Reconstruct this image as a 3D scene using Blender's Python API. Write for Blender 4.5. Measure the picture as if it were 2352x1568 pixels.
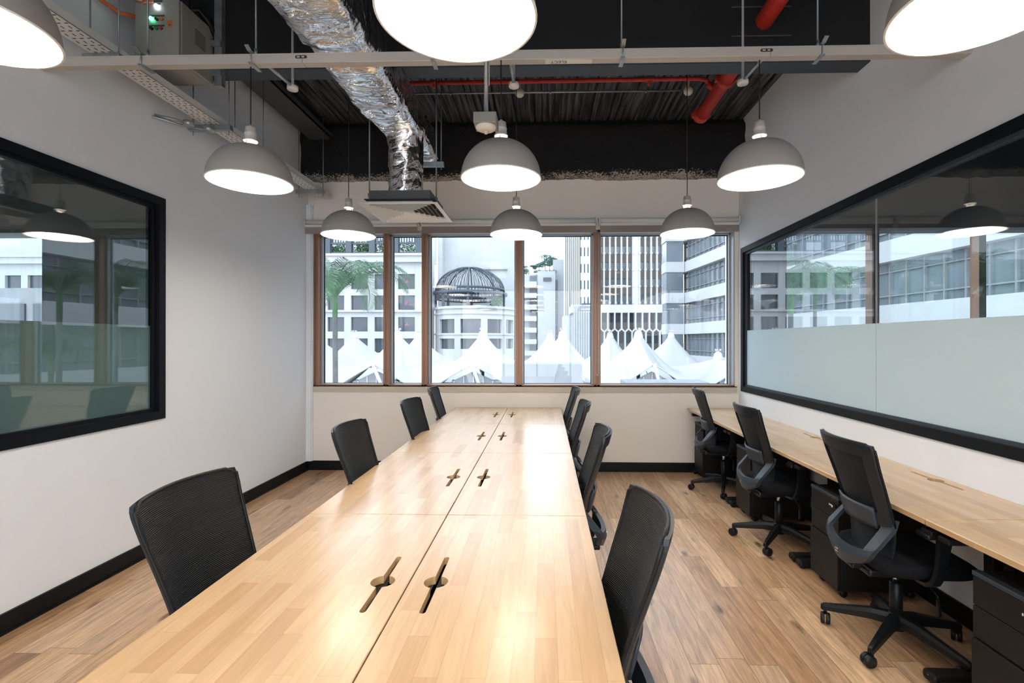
import bpy, bmesh, math, random
from mathutils import Vector, Matrix, noise
random.seed(7)
PI = math.pi
for o in list(bpy.data.objects): bpy.data.objects.remove(o)
S = bpy.context.scene
C = S.collection

# ------------------------------------------------------------------ camera
HC = 1.5023
cam = bpy.data.cameras.new('camera'); camo = bpy.data.objects.new('camera', cam); C.objects.link(camo)
cam.sensor_width = 36; cam.lens = 1122.94 * 36 / 2352
cam.shift_x = -(1224.89 - 1176) / 2352; cam.shift_y = (782.3 - 784) / 2352
cam.clip_start = .05; cam.clip_end = 800
camo.location = (0, 0, HC); camo.rotation_euler = (PI/2 + .0017, 0, .0246)
S.camera = camo
# ------------------------------------------------------------------ world, exposure
w = bpy.data.worlds.new('sky'); S.world = w; w.use_nodes = True
wn = w.node_tree.nodes; wl = w.node_tree.links
bg = wn['Background']
tc = wn.new('ShaderNodeTexCoord'); sp = wn.new('ShaderNodeSeparateXYZ'); rp = wn.new('ShaderNodeValToRGB')
wl.new(tc.outputs['Generated'], sp.inputs[0]); wl.new(sp.outputs['Z'], rp.inputs[0]); wl.new(rp.outputs[0], bg.inputs[0])
rp.color_ramp.elements[0].position = .0; rp.color_ramp.elements[0].color = (.92, .965, 1, 1)
rp.color_ramp.elements[1].position = .7; rp.color_ramp.elements[1].color = (.76, .88, 1, 1)
SKY = 1.55
bg.inputs[1].default_value = SKY
vs = S.view_settings
vs.view_transform = 'Standard'; vs.look = 'None'; vs.exposure = 1.55; vs.gamma = 1; vs.use_curve_mapping = False
LAMP = 9.5      # emission of the bulbs

# ------------------------------------------------------------------ materials
def nmat(name):
    m = bpy.data.materials.new(name); m.use_nodes = True
    return m, m.node_tree.nodes, m.node_tree.links
def setp(b, **k):
    for n, v in k.items():
        b.inputs[n.replace('_', ' ')].default_value = v
def c4(c): return (c[0], c[1], c[2], 1)
def plain(name, col, rough=.5, metal=0., spec=.5, bump=0, bscale=200, var=0, vscale=5, coat=0):
    m, n, l = nmat(name); b = n['Principled BSDF']
    setp(b, Base_Color=c4(col), Roughness=rough, Metallic=metal, Specular_IOR_Level=spec, Coat_Weight=coat)
    g = n.new('ShaderNodeNewGeometry')
    if bump:
        t = n.new('ShaderNodeTexNoise'); t.inputs['Scale'].default_value = bscale; t.inputs['Detail'].default_value = 3
        bp = n.new('ShaderNodeBump'); bp.inputs['Strength'].default_value = bump; bp.inputs['Distance'].default_value = .01
        l.new(g.outputs['Position'], t.inputs['Vector']); l.new(t.outputs[0], bp.inputs['Height']); l.new(bp.outputs[0], b.inputs['Normal'])
    if var:
        t = n.new('ShaderNodeTexNoise'); t.inputs['Scale'].default_value = vscale; t.inputs['Detail'].default_value = 5
        r = n.new('ShaderNodeValToRGB')
        r.color_ramp.elements[0].position = .3; r.color_ramp.elements[1].position = .7
        r.color_ramp.elements[0].color = c4([x*(1-var) for x in col]); r.color_ramp.elements[1].color = c4([min(1, x*(1+var)) for x in col])
        l.new(g.outputs['Position'], t.inputs['Vector']); l.new(t.outputs[0], r.inputs[0]); l.new(r.outputs[0], b.inputs['Base Color'])
    return m
def emis(name, col, s):
    m, n, l = nmat(name); b = n['Principled BSDF']
    setp(b, Base_Color=c4(col), Emission_Color=c4(col), Emission_Strength=s); return m
def glassm(name, tint=(1, 1, 1), k=1.0, base=.04):
    m, n, l = nmat(name); n.remove(n['Principled BSDF']); out = n['Material Output']
    lw = n.new('ShaderNodeLayerWeight'); lw.inputs[0].default_value = .5
    p = n.new('ShaderNodeMath'); p.operation = 'POWER'; p.inputs[1].default_value = 5
    ma = n.new('ShaderNodeMath'); ma.operation = 'MULTIPLY_ADD'; ma.inputs[1].default_value = .96*k; ma.inputs[2].default_value = base*k
    ma.use_clamp = True
    tr = n.new('ShaderNodeBsdfTransparent'); tr.inputs[0].default_value = c4(tint)
    gl = n.new('ShaderNodeBsdfGlossy'); gl.inputs['Roughness'].default_value = 0
    mx = n.new('ShaderNodeMixShader')
    l.new(lw.outputs['Facing'], p.inputs[0]); l.new(p.outputs[0], ma.inputs[0]); l.new(ma.outputs[0], mx.inputs[0])
    l.new(tr.outputs[0], mx.inputs[1]); l.new(gl.outputs[0], mx.inputs[2]); l.new(mx.outputs[0], out.inputs[0])
    return m
def wood(name, row, length, cols, rough, spec=.5, grain=.35, gap=.0008, knots=False, bump=.05, vary=1.0, coat=0.):
    """boards running along world Y"""
    m, n, l = nmat(name); b = n['Principled BSDF']
    g = n.new('ShaderNodeNewGeometry'); s = n.new('ShaderNodeSeparateXYZ'); l.new(g.outputs['Position'], s.inputs[0])
    az = n.new('ShaderNodeMath'); az.operation = 'MULTIPLY_ADD'; az.inputs[1].default_value = 1.0   # edges: add Z so vertical faces vary too
    l.new(s.outputs['Z'], az.inputs[0]); l.new(s.outputs['X'], az.inputs[2])
    cb = n.new('ShaderNodeCombineXYZ'); l.new(s.outputs['Y'], cb.inputs[0]); l.new(az.outputs[0], cb.inputs[1])
    br = n.new('ShaderNodeTexBrick'); br.offset = .37; br.offset_frequency = 2; br.squash = 1.25; br.squash_frequency = 3
    br.inputs['Scale'].default_value = 1; br.inputs['Brick Width'].default_value = length; br.inputs['Row Height'].default_value = row
    br.inputs['Mortar Size'].default_value = gap; br.inputs['Mortar Smooth'].default_value = 0.1
    br.inputs['Color1'].default_value = (0, 0, 0, 1); br.inputs['Color2'].default_value = (1, 1, 1, 1); br.inputs['Mortar'].default_value = (.5, .5, .5, 1)
    l.new(cb.outputs[0], br.inputs['Vector'])
    ramp = n.new('ShaderNodeValToRGB'); cr = ramp.color_ramp
    while len(cr.elements) < len(cols): cr.elements.new(.5)
    for i, c in enumerate(cols):
        cr.elements[i].position = i/(len(cols)-1); cr.elements[i].color = c4(c)
    l.new(br.outputs['Color'], ramp.inputs[0])
    # grain: stretched noise, offset per board
    off = n.new('ShaderNodeVectorMath'); off.operation = 'MULTIPLY_ADD'
    off.inputs[1].default_value = (13, 7, 5); l.new(br.outputs['Color'], off.inputs[0]); l.new(cb.outputs[0], off.inputs[2])
    mp = n.new('ShaderNodeMapping'); mp.inputs['Scale'].default_value = (2.2, 26, 1); l.new(off.outputs[0], mp.inputs[0])
    no = n.new('ShaderNodeTexNoise'); no.inputs['Scale'].default_value = 1.6; no.inputs['Detail'].default_value = 8; no.inputs['Roughness'].default_value = .62; no.inputs['Distortion'].default_value = .8
    l.new(mp.outputs[0], no.inputs['Vector'])
    mp2 = n.new('ShaderNodeMapping'); mp2.inputs['Scale'].default_value = (6, 160, 1); l.new(off.outputs[0], mp2.inputs[0])
    no2 = n.new('ShaderNodeTexNoise'); no2.inputs['Scale'].default_value = 2; no2.inputs['Detail'].default_value = 4; l.new(mp2.outputs[0], no2.inputs['Vector'])
    ad = n.new('ShaderNodeMath'); ad.operation = 'MULTIPLY_ADD'; ad.inputs[1].default_value = .35; l.new(no2.outputs[0], ad.inputs[0]); l.new(no.outputs[0], ad.inputs[2])
    mr = n.new('ShaderNodeMapRange'); mr.inputs['From Min'].default_value = .42; mr.inputs['From Max'].default_value = .92
    mr.inputs['To Min'].default_value = 1 - grain; mr.inputs['To Max'].default_value = 1 + grain*.45
    l.new(ad.outputs[0], mr.inputs[0])
    mul = n.new('ShaderNodeMix'); mul.data_type = 'RGBA'; mul.blend_type = 'MULTIPLY'; mul.inputs[0].default_value = 1
    l.new(ramp.outputs[0], mul.inputs[6]); l.new(mr.outputs[0], mul.inputs[7])
    last = mul.outputs[2]
    if knots:
        mk = n.new('ShaderNodeMapping'); mk.inputs['Scale'].default_value = (1.6, 4.2, 1); l.new(off.outputs[0], mk.inputs[0])
        vo = n.new('ShaderNodeTexVoronoi'); vo.inputs['Scale'].default_value = 1.3; l.new(mk.outputs[0], vo.inputs['Vector'])
        nn = n.new('ShaderNodeTexNoise'); nn.inputs['Scale'].default_value = 9; nn.inputs['Detail'].default_value = 4; l.new(mk.outputs[0], nn.inputs['Vector'])
        sm = n.new('ShaderNodeMath'); sm.operation = 'MULTIPLY_ADD'; sm.inputs[1].default_value = .22; l.new(nn.outputs[0], sm.inputs[0]); l.new(vo.outputs['Distance'], sm.inputs[2])
        kr = n.new('ShaderNodeValToRGB'); kr.color_ramp.elements[0].position = .14; kr.color_ramp.elements[0].color = (.10, .05, .025, 1)
        kr.color_ramp.elements[1].position = .27; kr.color_ramp.elements[1].color = (1, 1, 1, 1)
        l.new(sm.outputs[0], kr.inputs[0])
        m2 = n.new('ShaderNodeMix'); m2.data_type = 'RGBA'; m2.blend_type = 'MULTIPLY'; m2.inputs[0].default_value = .85
        l.new(last, m2.inputs[6]); l.new(kr.outputs[0], m2.inputs[7]); last = m2.outputs[2]
    gm = n.new('ShaderNodeMix'); gm.data_type = 'RGBA'; gm.blend_type = 'MIX'
    l.new(br.outputs['Fac'], gm.inputs[0]); l.new(last, gm.inputs[6]); gm.inputs[7].default_value = c4([c*.35 for c in cols[0]])
    l.new(gm.outputs[2], b.inputs['Base Color'])
    setp(b, Roughness=rough, Specular_IOR_Level=spec, Coat_Weight=coat, Coat_Roughness=.24, Coat_IOR=1.62)
    bp = n.new('ShaderNodeBump'); bp.inputs['Strength'].default_value = bump; bp.inputs['Distance'].default_value = .002
    l.new(no.outputs[0], bp.inputs['Height']); l.new(bp.outputs[0], b.inputs['Normal'])
    return m
def fabric_mesh(name, col, period=.0056, see=.0):
    m, n, l = nmat(name); b = n['Principled BSDF']; out = n['Material Output']
    t = n.new('ShaderNodeTexCoord'); s = n.new('ShaderNodeSeparateXYZ'); l.new(t.outputs['Object'], s.inputs[0])
    mu = n.new('ShaderNodeMath'); mu.operation = 'MULTIPLY'; mu.inputs[1].default_value = 2*PI/period; l.new(s.outputs['Z'], mu.inputs[0])
    si = n.new('ShaderNodeMath'); si.operation = 'SINE'; l.new(mu.outputs[0], si.inputs[0])
    r = n.new('ShaderNodeValToRGB'); r.color_ramp.elements[0].position = .25; r.color_ramp.elements[0].color = c4([c*.3 for c in col])
    r.color_ramp.elements[1].position = .85; r.color_ramp.elements[1].color = c4([c*1.5 for c in col])
    mr = n.new('ShaderNodeMapRange'); mr.inputs['From Min'].default_value = -1; l.new(si.outputs[0], mr.inputs[0]); l.new(mr.outputs[0], r.inputs[0])
    l.new(r.outputs[0], b.inputs['Base Color'])
    bp = n.new('ShaderNodeBump'); bp.inputs['Strength'].default_value = .5; bp.inputs['Distance'].default_value = .002
    l.new(si.outputs[0], bp.inputs['Height']); l.new(bp.outputs[0], b.inputs['Normal'])
    setp(b, Roughness=.55, Specular_IOR_Level=.35)
    if see:
        tr = n.new('ShaderNodeBsdfTransparent'); mx = n.new('ShaderNodeMixShader'); mx.inputs[0].default_value = see
        l.new(b.outputs[0], mx.inputs[1]); l.new(tr.outputs[0], mx.inputs[2]); l.new(mx.outputs[0], out.inputs[0])
    return m

M = {}
M['wall'] = plain('white_plaster', (.80, .835, .88), .7, bump=.06, bscale=60, spec=.25)
M['wall_back'] = plain('warm_lit_plaster', (.85, .80, .74), .75, bump=.05, bscale=60, spec=.25)  # cream tone is warm lamplight put into the wall colour
M['floor'] = wood('oak_boards', .135, 1.15, [(.34, .19, .10), (.52, .31, .17), (.62, .39, .22), (.56, .36, .22), (.74, .50, .30), (.50, .33, .22)], .30, .5, .55, .0012, True, .08)
M['desk'] = wood('rubberwood_staves', .055, .42, [(.55, .34, .17), (.62, .40, .21), (.67, .455, .255), (.64, .42, .225), (.69, .475, .275)], .5, .25, .16, .00018, False, .02, coat=1.0)
M['desk_edge'] = plain('sanded_wood_core', (.62, .42, .22), .5, var=.15, vscale=30)
M['deck'] = None
M['black_paint'] = plain('black_paint', (.004, .004, .005), .6, bump=.1, bscale=30)
M['blue_black'] = plain('slate_painted_steel', (.035, .045, .058), .55)
M['frame_black'] = plain('black_window_frame', (.004, .006, .009), .5, spec=.2)
M['skirting'] = plain('black_skirting', (.005, .006, .007), .45, spec=.25)
M['bronze'] = plain('bronze_aluminium', (.33, .17, .105), .42, .35)
M['alu'] = plain('grey_aluminium', (.42, .44, .46), .4, .4)
M['gasket'] = plain('black_gasket', (.01, .015, .025), .5)
M['sill'] = plain('beige_sill_board', (.56, .51, .43), .6)
M['glass'] = glassm('clear_glass', (.97, .985, 1))
M['glass_side'] = glassm('partition_glass', (.88, .93, .94), 2.3, .045)
M['blind_white'] = plain('white_blind_metal', (.74, .73, .70), .4)
M['blind_fabric'] = plain('taupe_blind_fabric', (.30, .26, .24), .85)
M['shade_out'] = plain('taupe_enamel', (.38, .355, .33), .5, bump=.15, bscale=600)
M['shade_in'] = plain('white_enamel', (.9, .88, .84), .5)
M['ceramic'] = plain('off_white_lampholder', (.60, .55, .50), .5)
M['bulb'] = emis('lit_bulb', (1, .92, .82), LAMP)
M['cable'] = plain('black_flex', (.01, .01, .01), .5)
M['galv'] = plain('galvanised_steel', (.38, .41, .44), .38, .8, var=.2, vscale=14)
M['rod'] = plain('zinc_rod', (.22, .25, .28), .4, .6)
M['tray'] = plain('white_cable_tray', (.66, .67, .66), .5)
M['hole'] = plain('dark_slot', (.03, .03, .03), .8)
M['trunk'] = plain('beige_trunking_paint', (.47, .44, .40), .38)
M['panel_grey'] = plain('light_grey_enclosure', (.27, .265, .24), .5, bump=.1, bscale=400)
M['red'] = plain('red_pipe_paint', (.50, .035, .025), .4, var=.15, vscale=20)
M['orange'] = plain('orange_conduit', (.55, .13, .03), .5)
M['white_plastic'] = plain('white_plastic', (.72, .70, .66), .45)
M['black_plastic'] = plain('black_plastic', (.006, .007, .009), .42, spec=.35)
M['grey_plastic'] = plain('charcoal_plastic', (.032, .044, .060), .42, bump=.1, bscale=900)
M['mesh'] = fabric_mesh('ribbed_mesh_fabric', (.005, .007, .010), .0056, .012)  # bluish tint puts the window's reflection into the fabric colour
M['frame_plastic'] = plain('blue_black_plastic', (.014, .018, .024), .38)
M['seat'] = plain('black_seat_fabric', (.006, .007, .010), .85, spec=.25, bump=.3, bscale=900)
M['chrome'] = plain('chrome', (.7, .7, .7), .15, 1)
M['steel_black'] = plain('black_powder_coat', (.009, .008, .0075), .5, spec=.3, bump=.15, bscale=900)
M['white'] = plain('white_ink', (.8, .8, .8), .6)
M['navy'] = plain('navy_ink', (.03, .04, .12), .6)
M['diffuser'] = plain('white_diffuser_metal', (.80, .80, .79), .45)
M['dark_metal'] = plain('dark_grey_metal', (.07, .075, .08), .5)

def film(name, col):
    m, n, l = nmat(name); b = n['Principled BSDF']; out = n['Material Output']
    setp(b, Base_Color=c4(col), Roughness=.75, Specular_IOR_Level=.3)
    tl = n.new('ShaderNodeBsdfTranslucent'); tl.inputs[0].default_value = c4(col)
    mx = n.new('ShaderNodeMixShader'); mx.inputs[0].default_value = .5
    l.new(b.outputs[0], mx.inputs[1]); l.new(tl.outputs[0], mx.inputs[2]); l.new(mx.outputs[0], out.inputs[0]); return m
M['film_r'] = film('frosted_film', (.82, .95, 1.0))
M['film_l'] = film('dimmed_frosted_film', (.40, .52, .50))  # same film, colour darkened to stand for the dimmer left room

def deck_mat():
    m, n, l = nmat('steel_deck'); b = n['Principled BSDF']
    g = n.new('ShaderNodeNewGeometry'); mp = n.new('ShaderNodeMapping'); mp.inputs['Scale'].default_value = (26, 1.1, 1)
    l.new(g.outputs['Position'], mp.inputs[0])
    t = n.new('ShaderNodeTexNoise'); t.inputs['Scale'].default_value = 1.5; t.inputs['Detail'].default_value = 6; l.new(mp.outputs[0], t.inputs['Vector'])
    r = n.new('ShaderNodeValToRGB'); r.color_ramp.elements[0].position = .42; r.color_ramp.elements[0].color = (.016, .018, .022, 1)
    r.color_ramp.elements[1].position = .72; r.color_ramp.elements[1].color = (.15, .16, .175, 1)
    l.new(t.outputs[0], r.inputs[0]); l.new(r.outputs[0], b.inputs['Base Color']); setp(b, Roughness=.6); return m
M['deck'] = deck_mat()
def foil_mat():
    m, n, l = nmat('crinkled_foil'); b = n['Principled BSDF']; setp(b, Base_Color=(.92, .92, .92, 1), Metallic=1., Roughness=.13)
    g = n.new('ShaderNodeNewGeometry')
    mp = n.new('ShaderNodeMapping'); mp.inputs['Scale'].default_value = (3.2, 6.5, 4); l.new(g.outputs['Position'], mp.inputs[0])
    t = n.new('ShaderNodeTexNoise'); t.inputs['Scale'].default_value = 1.3; t.inputs['Detail'].default_value = 4; t.inputs['Distortion'].default_value = 1.0; t.inputs['Roughness'].default_value = .5
    l.new(mp.outputs[0], t.inputs['Vector'])
    v = n.new('ShaderNodeTexVoronoi'); v.feature = 'DISTANCE_TO_EDGE'; v.inputs['Scale'].default_value = 2.2; l.new(mp.outputs[0], v.inputs['Vector'])
    ad = n.new('ShaderNodeMath'); ad.operation = 'MULTIPLY_ADD'; ad.inputs[1].default_value = .25; l.new(v.outputs['Distance'], ad.inputs[0]); l.new(t.outputs[0], ad.inputs[2])
    bp = n.new('ShaderNodeBump'); bp.inputs['Strength'].default_value = .8; bp.inputs['Distance'].default_value = .045
    l.new(ad.outputs[0], bp.inputs['Height']); l.new(bp.outputs[0], b.inputs['Normal']); return m
M['foil'] = foil_mat()
def foam_mat():
    m, n, l = nmat('sprayed_foam'); b = n['Principled BSDF']; setp(b, Roughness=.9)
    g = n.new('ShaderNodeNewGeometry'); s = n.new('ShaderNodeSeparateXYZ'); l.new(g.outputs['Position'], s.inputs[0])
    t = n.new('ShaderNodeTexNoise'); t.inputs['Scale'].default_value = 55; t.inputs['Detail'].default_value = 6; l.new(g.outputs['Position'], t.inputs['Vector'])
    t2 = n.new('ShaderNodeTexNoise'); t2.inputs['Scale'].default_value = 4; t2.inputs['Detail'].default_value = 4; l.new(g.outputs['Position'], t2.inputs['Vector'])
    mr = n.new('ShaderNodeMapRange'); mr.inputs['From Min'].default_value = 3.33; mr.inputs['From Max'].default_value = 3.46; mr.inputs['To Min'].default_value = .42; mr.inputs['To Max'].default_value = -.12
    l.new(s.outputs['Z'], mr.inputs[0])
    a = n.new('ShaderNodeMath'); a.operation = 'ADD'; l.new(mr.outputs[0], a.inputs[0]); l.new(t.outputs[0], a.inputs[1])
    a2 = n.new('ShaderNodeMath'); a2.operation = 'MULTIPLY_ADD'; a2.inputs[1].default_value = .5; l.new(t2.outputs[0], a2.inputs[0]); l.new(a.outputs[0], a2.inputs[2])
    r = n.new('ShaderNodeValToRGB'); r.color_ramp.elements[0].position = .88; r.color_ramp.elements[0].color = (.010, .010, .011, 1)
    r.color_ramp.elements[1].position = 1.0; r.color_ramp.elements[1].color = (.42, .39, .36, 1)
    l.new(a2.outputs[0], r.inputs[0]); l.new(r.outputs[0], b.inputs['Base Color'])
    bp = n.new('ShaderNodeBump'); bp.inputs['Strength'].default_value = .6; bp.inputs['Distance'].default_value = .02
    l.new(t.outputs[0], bp.inputs['Height']); l.new(bp.outputs[0], b.inputs['Normal']); return m
M['foam'] = foam_mat()

# ------------------------------------------------------------------ mesh helpers
class MB:
    def __init__(s): s.v = []; s.f = []; s.mi = []; s.cur = 0; s.sm = []; s.smooth = False
    def add(s, vs, fs):
        o = len(s.v); s.v += [tuple(v) for v in vs]
        for f in fs: s.f.append(tuple(i+o for i in f)); s.mi.append(s.cur); s.sm.append(s.smooth)
        return s
    def box(s, x0, x1, y0, y1, z0, z1):
        if x0 > x1: x0, x1 = x1, x0
        if y0 > y1: y0, y1 = y1, y0
        if z0 > z1: z0, z1 = z1, z0
        return s.add([(x0,y0,z0),(x1,y0,z0),(x1,y1,z0),(x0,y1,z0),(x0,y0,z1),(x1,y0,z1),(x1,y1,z1),(x0,y1,z1)],
              [(0,3,2,1),(4,5,6,7),(0,1,5,4),(1,2,6,5),(2,3,7,6),(3,0,4,7)])
    def cbox(s, x0, x1, y0, y1, z0, z1, b):
        """box with chamfered edges"""
        vs = []; b = min(b, (x1-x0)/2.01, (y1-y0)/2.01, (z1-z0)/2.01)
        bm = bmesh.new(); bmesh.ops.create_cube(bm, size=1)
        for v in bm.verts: v.co = Vector(((x0+x1)/2+v.co.x*(x1-x0), (y0+y1)/2+v.co.y*(y1-y0), (z0+z1)/2+v.co.z*(z1-z0)))
        bmesh.ops.bevel(bm, geom=bm.edges[:], offset=b, segments=2, affect='EDGES', profile=.5)
        bm.verts.index_update(); s.add([v.co[:] for v in bm.verts], [tuple(v.index for v in f.verts) for f in bm.faces]); bm.free(); return s
    def loft(s, rings, closed=True, caps=True):
        n = len(rings[0]); vs = [p for r in rings for p in r]; fs = []
        for i in range(len(rings)-1):
            for j in range(n if closed else n-1):
                a = i*n+j; b = i*n+(j+1) % n; fs.append((a, b, b+n, a+n))
        if caps and closed: fs.append(tuple(range(n-1, -1, -1))); fs.append(tuple((len(rings)-1)*n+j for j in range(n)))
        return s.add(vs, fs)
    def lathe(s, prof, at=(0, 0, 0), n=32, caps=True):
        k = s.smooth; s.smooth = True
        rings = [[(at[0]+r*math.cos(2*PI*j/n), at[1]+r*math.sin(2*PI*j/n), at[2]+z) for j in range(n)] for r, z in prof]
        s.loft(rings, True, caps); s.smooth = k; return s
    def tube(s, pts, r, n=8, caps=True):
        k = s.smooth; s.smooth = True
        pts = [Vector(p) for p in pts]; rings = []; rs = r if isinstance(r, (list, tuple)) else [r]*len(pts)
        d0 = (pts[1]-pts[0]).normalized(); up = Vector((0, 0, 1)) if abs(d0.z) < .9 else Vector((1, 0, 0))
        a = d0.cross(up).normalized()
        for i, p in enumerate(pts):
            d = ((pts[i+1]-p).normalized() if i < len(pts)-1 else Vector()) + ((p-pts[i-1]).normalized() if i else Vector())
            d.normalize(); a = (a - d*a.dot(d)).normalized(); b = d.cross(a)
            rings.append([tuple(p + (a*math.cos(2*PI*j/n) + b*math.sin(2*PI*j/n))*rs[i]) for j in range(n)])
        s.loft(rings, True, caps); s.smooth = k; return s
    def bar(s, p, q, w, h, up=(0, 0, 1)):
        p, q = Vector(p), Vector(q); d = (q-p).normalized(); u = Vector(up); a = d.cross(u)
        if a.length < 1e-4: a = d.cross(Vector((1, 0, 0)))
        a.normalize(); b = a.cross(d).normalized()
        R = [[tuple(c + a*sx*w/2 + b*sy*h/2) for sx, sy in ((-1,-1),(1,-1),(1,1),(-1,1))] for c in (p, q)]
        return s.loft(R)
    def grid(s, nu, nv, fn):
        return s.add([fn(i/nu, j/nv) for j in range(nv+1) for i in range(nu+1)],
                     [(j*(nu+1)+i, j*(nu+1)+i+1, (j+1)*(nu+1)+i+1, (j+1)*(nu+1)+i) for j in range(nv) for i in range(nu)])
    def sheet(s, nu, nv, fn, off, mask=None):
        """thick sheet; fn(u,v)->pos, off vector of thickness, mask(u,v)->bool for cells"""
        off = Vector(off); F = [[Vector(fn(i/nu, j/nv)) for i in range(nu+1)] for j in range(nv+1)]
        on = [[(mask is None or mask((i+.5)/nu, (j+.5)/nv)) for i in range(nu)] for j in range(nv)]
        N = (nu+1)*(nv+1); vs = [p for r in F for p in r]; vs += [p+off for p in vs]; fs = []
        ix = lambda i, j: j*(nu+1)+i
        for j in range(nv):
            for i in range(nu):
                if not on[j][i]: continue
                a, b, c, d = ix(i,j), ix(i+1,j), ix(i+1,j+1), ix(i,j+1)
                fs.append((a,b,c,d)); fs.append((d+N,c+N,b+N,a+N))
                if j == 0 or not on[j-1][i]: fs.append((b,a,a+N,b+N))
                if j == nv-1 or not on[j+1][i]: fs.append((d,c,c+N,d+N))
                if i == 0 or not on[j][i-1]: fs.append((a,d,d+N,a+N))
                if i == nu-1 or not on[j][i+1]: fs.append((c,b,b+N,c+N))
        used = sorted(set(k for f in fs for k in f)); mp = {k: n for n, k in enumerate(used)}
        return s.add([vs[k] for k in used], [tuple(mp[k] for k in f) for f in fs])
    def build(s, name, mats, parent=None, fix=True):
        me = bpy.data.meshes.new(name); me.from_pydata(s.v, [], s.f)
        if not isinstance(mats, (list, tuple)): mats = [mats]
        for m in mats: me.materials.append(m)
        me.polygons.foreach_set('material_index', s.mi); me.polygons.foreach_set('use_smooth', s.sm)
        if fix:
            bm = bmesh.new(); bm.from_mesh(me); bmesh.ops.recalc_face_normals(bm, faces=bm.faces[:]); bm.to_mesh(me); bm.free()
        o = bpy.data.objects.new(name, me); C.objects.link(o)
        if parent is not None: o.parent = parent
        return o
def obj(name, mb, m, parent=None): return mb.build(name, m, parent)
def tag(o, label, cat, group=None, kind=None):
    o['label'] = label; o['category'] = cat
    if group: o['group'] = group
    if kind: o['kind'] = kind
    return o
def thing(name, label, cat, loc=(0, 0, 0), rz=0, group=None):
    o = bpy.data.objects.new(name, None); o.empty_display_size = .1; C.objects.link(o)
    o.location = loc; o.rotation_euler = (0, 0, rz); return tag(o, label, cat, group)
def struct(name, mb, m, parent=None, label=None):
    o = mb.build(name, m, parent)
    if parent is None: o['kind'] = 'structure'
    if label: o['label'] = label
    return o
def sempty(name, loc=(0, 0, 0), label=None):
    o = bpy.data.objects.new(name, None); C.objects.link(o); o.location = loc; o['kind'] = 'structure'
    if label: o['label'] = label
    return o
def kids(o): return [c for c in ALLKIDS.get(o.name, [])] if False else [c for c in bpy.data.objects if c.parent == o]
def dup(root, loc, rz, label=None, group=None):
    r = root.copy(); C.objects.link(r); r.location = loc; r.rotation_euler = (0, 0, rz)
    if label: r['label'] = label
    if group: r['group'] = group
    for ch in kids(root):
        c = ch.copy(); C.objects.link(c); c.parent = r
        for g in kids(ch):
            d = g.copy(); C.objects.link(d); d.parent = c
    return r
def text_mesh(name, body, size, mat, parent, mw, align='CENTER'):
    cu = bpy.data.curves.new(name, 'FONT'); cu.body = body; cu.size = size; cu.align_x = align; cu.align_y = 'CENTER'; cu.extrude = .0003
    t = bpy.data.objects.new('tmp', cu); C.objects.link(t); bpy.context.view_layer.update()
    me = bpy.data.meshes.new_from_object(t.evaluated_get(bpy.context.evaluated_depsgraph_get()))
    bpy.data.objects.remove(t); me.materials.clear(); me.materials.append(mat); me.transform(mw)
    o = bpy.data.objects.new(name, me); C.objects.link(o); o.parent = parent; return o
def frame_mat(right, up, origin):
    r = Vector(right).normalized(); u = Vector(up).normalized(); n = r.cross(u)
    m = Matrix((r, u, n)).transposed().to_4x4(); m.translation = Vector(origin); return m

WL, WR, YB, YF, ZC = -2.791, 2.226, 5.6825, -3.2, 4.0
T = .13
# ================================================================== the room
struct('floor', MB().box(WL-.02, WR+.02, YF-.02, YB+.02, -.1, 0), M['floor'])
def wall_x(name, xa, xb, holes, m, y0=YF, y1=YB+.3, zt=ZC+.1):
    mb = MB(); (hy0, hy1, hz0, hz1) = holes
    mb.box(xa, xb, y0, y1, -.1, hz0); mb.box(xa, xb, y0, y1, hz1, zt)
    mb.box(xa, xb, y0, hy0, hz0, hz1); mb.box(xa, xb, hy1, y1, hz0, hz1)
    return struct(name, mb, m)
LZ0, LZ1 = .943, 2.545
LY1 = 3.513; RY1 = 5.603
wall_x('wall_left', WL-T, WL, (-1.6, LY1, LZ0, LZ1), M['wall'])
wall_x('wall_right', WR, WR+T, (-1.2, RY1, .943, 2.557), M['wall'])
mb = MB(); OX0, OX1, OZ0, OZ1 = -2.74, 2.18, .985, 2.80
mb.box(WL, WR, YB, YB+.3, -.1, OZ0); mb.box(WL, WR, YB, YB+.3, OZ1, ZC+.1)
mb.box(WL, OX0, YB, YB+.3, OZ0, OZ1); mb.box(OX1, WR, YB, YB+.3, OZ0, OZ1)
struct('wall_back', mb, M['wall_back'])
mb = MB(); mb.box(WL-T, WR+T, YF-.15, YF, 3.1, ZC+.1); mb.box(WL-T, WR+T, YF-.15, YF, -.1, .12); mb.box(WL-T, WL+.2, YF-.15, YF, .12, 3.1); mb.box(WR-.2, WR+T, YF-.15, YF, .12, 3.1)
struct('wall_front', mb, M['wall'])
W4 = sempty('added_window_4', (0, YF-.08, 0), 'unseen full height glazing added behind the camera for fill daylight')  # unseen glazing, added to let fill daylight into the room
mb = MB()
for a in (WL+.2, -1.3, -.28, .74, WR-.25): mb.box(a, a+.05, -.03, .03, .12, 3.1)
mb.box(WL+.2, WR-.2, -.03, .03, .12, .17); mb.box(WL+.2, WR-.2, -.03, .03, 3.05, 3.1); obj('frame', mb, M['frame_black'], W4)
obj('glass_pane', MB().box(WL+.22, WR-.22, -.004, .004, .15, 3.07), M['glass'], W4)
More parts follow.
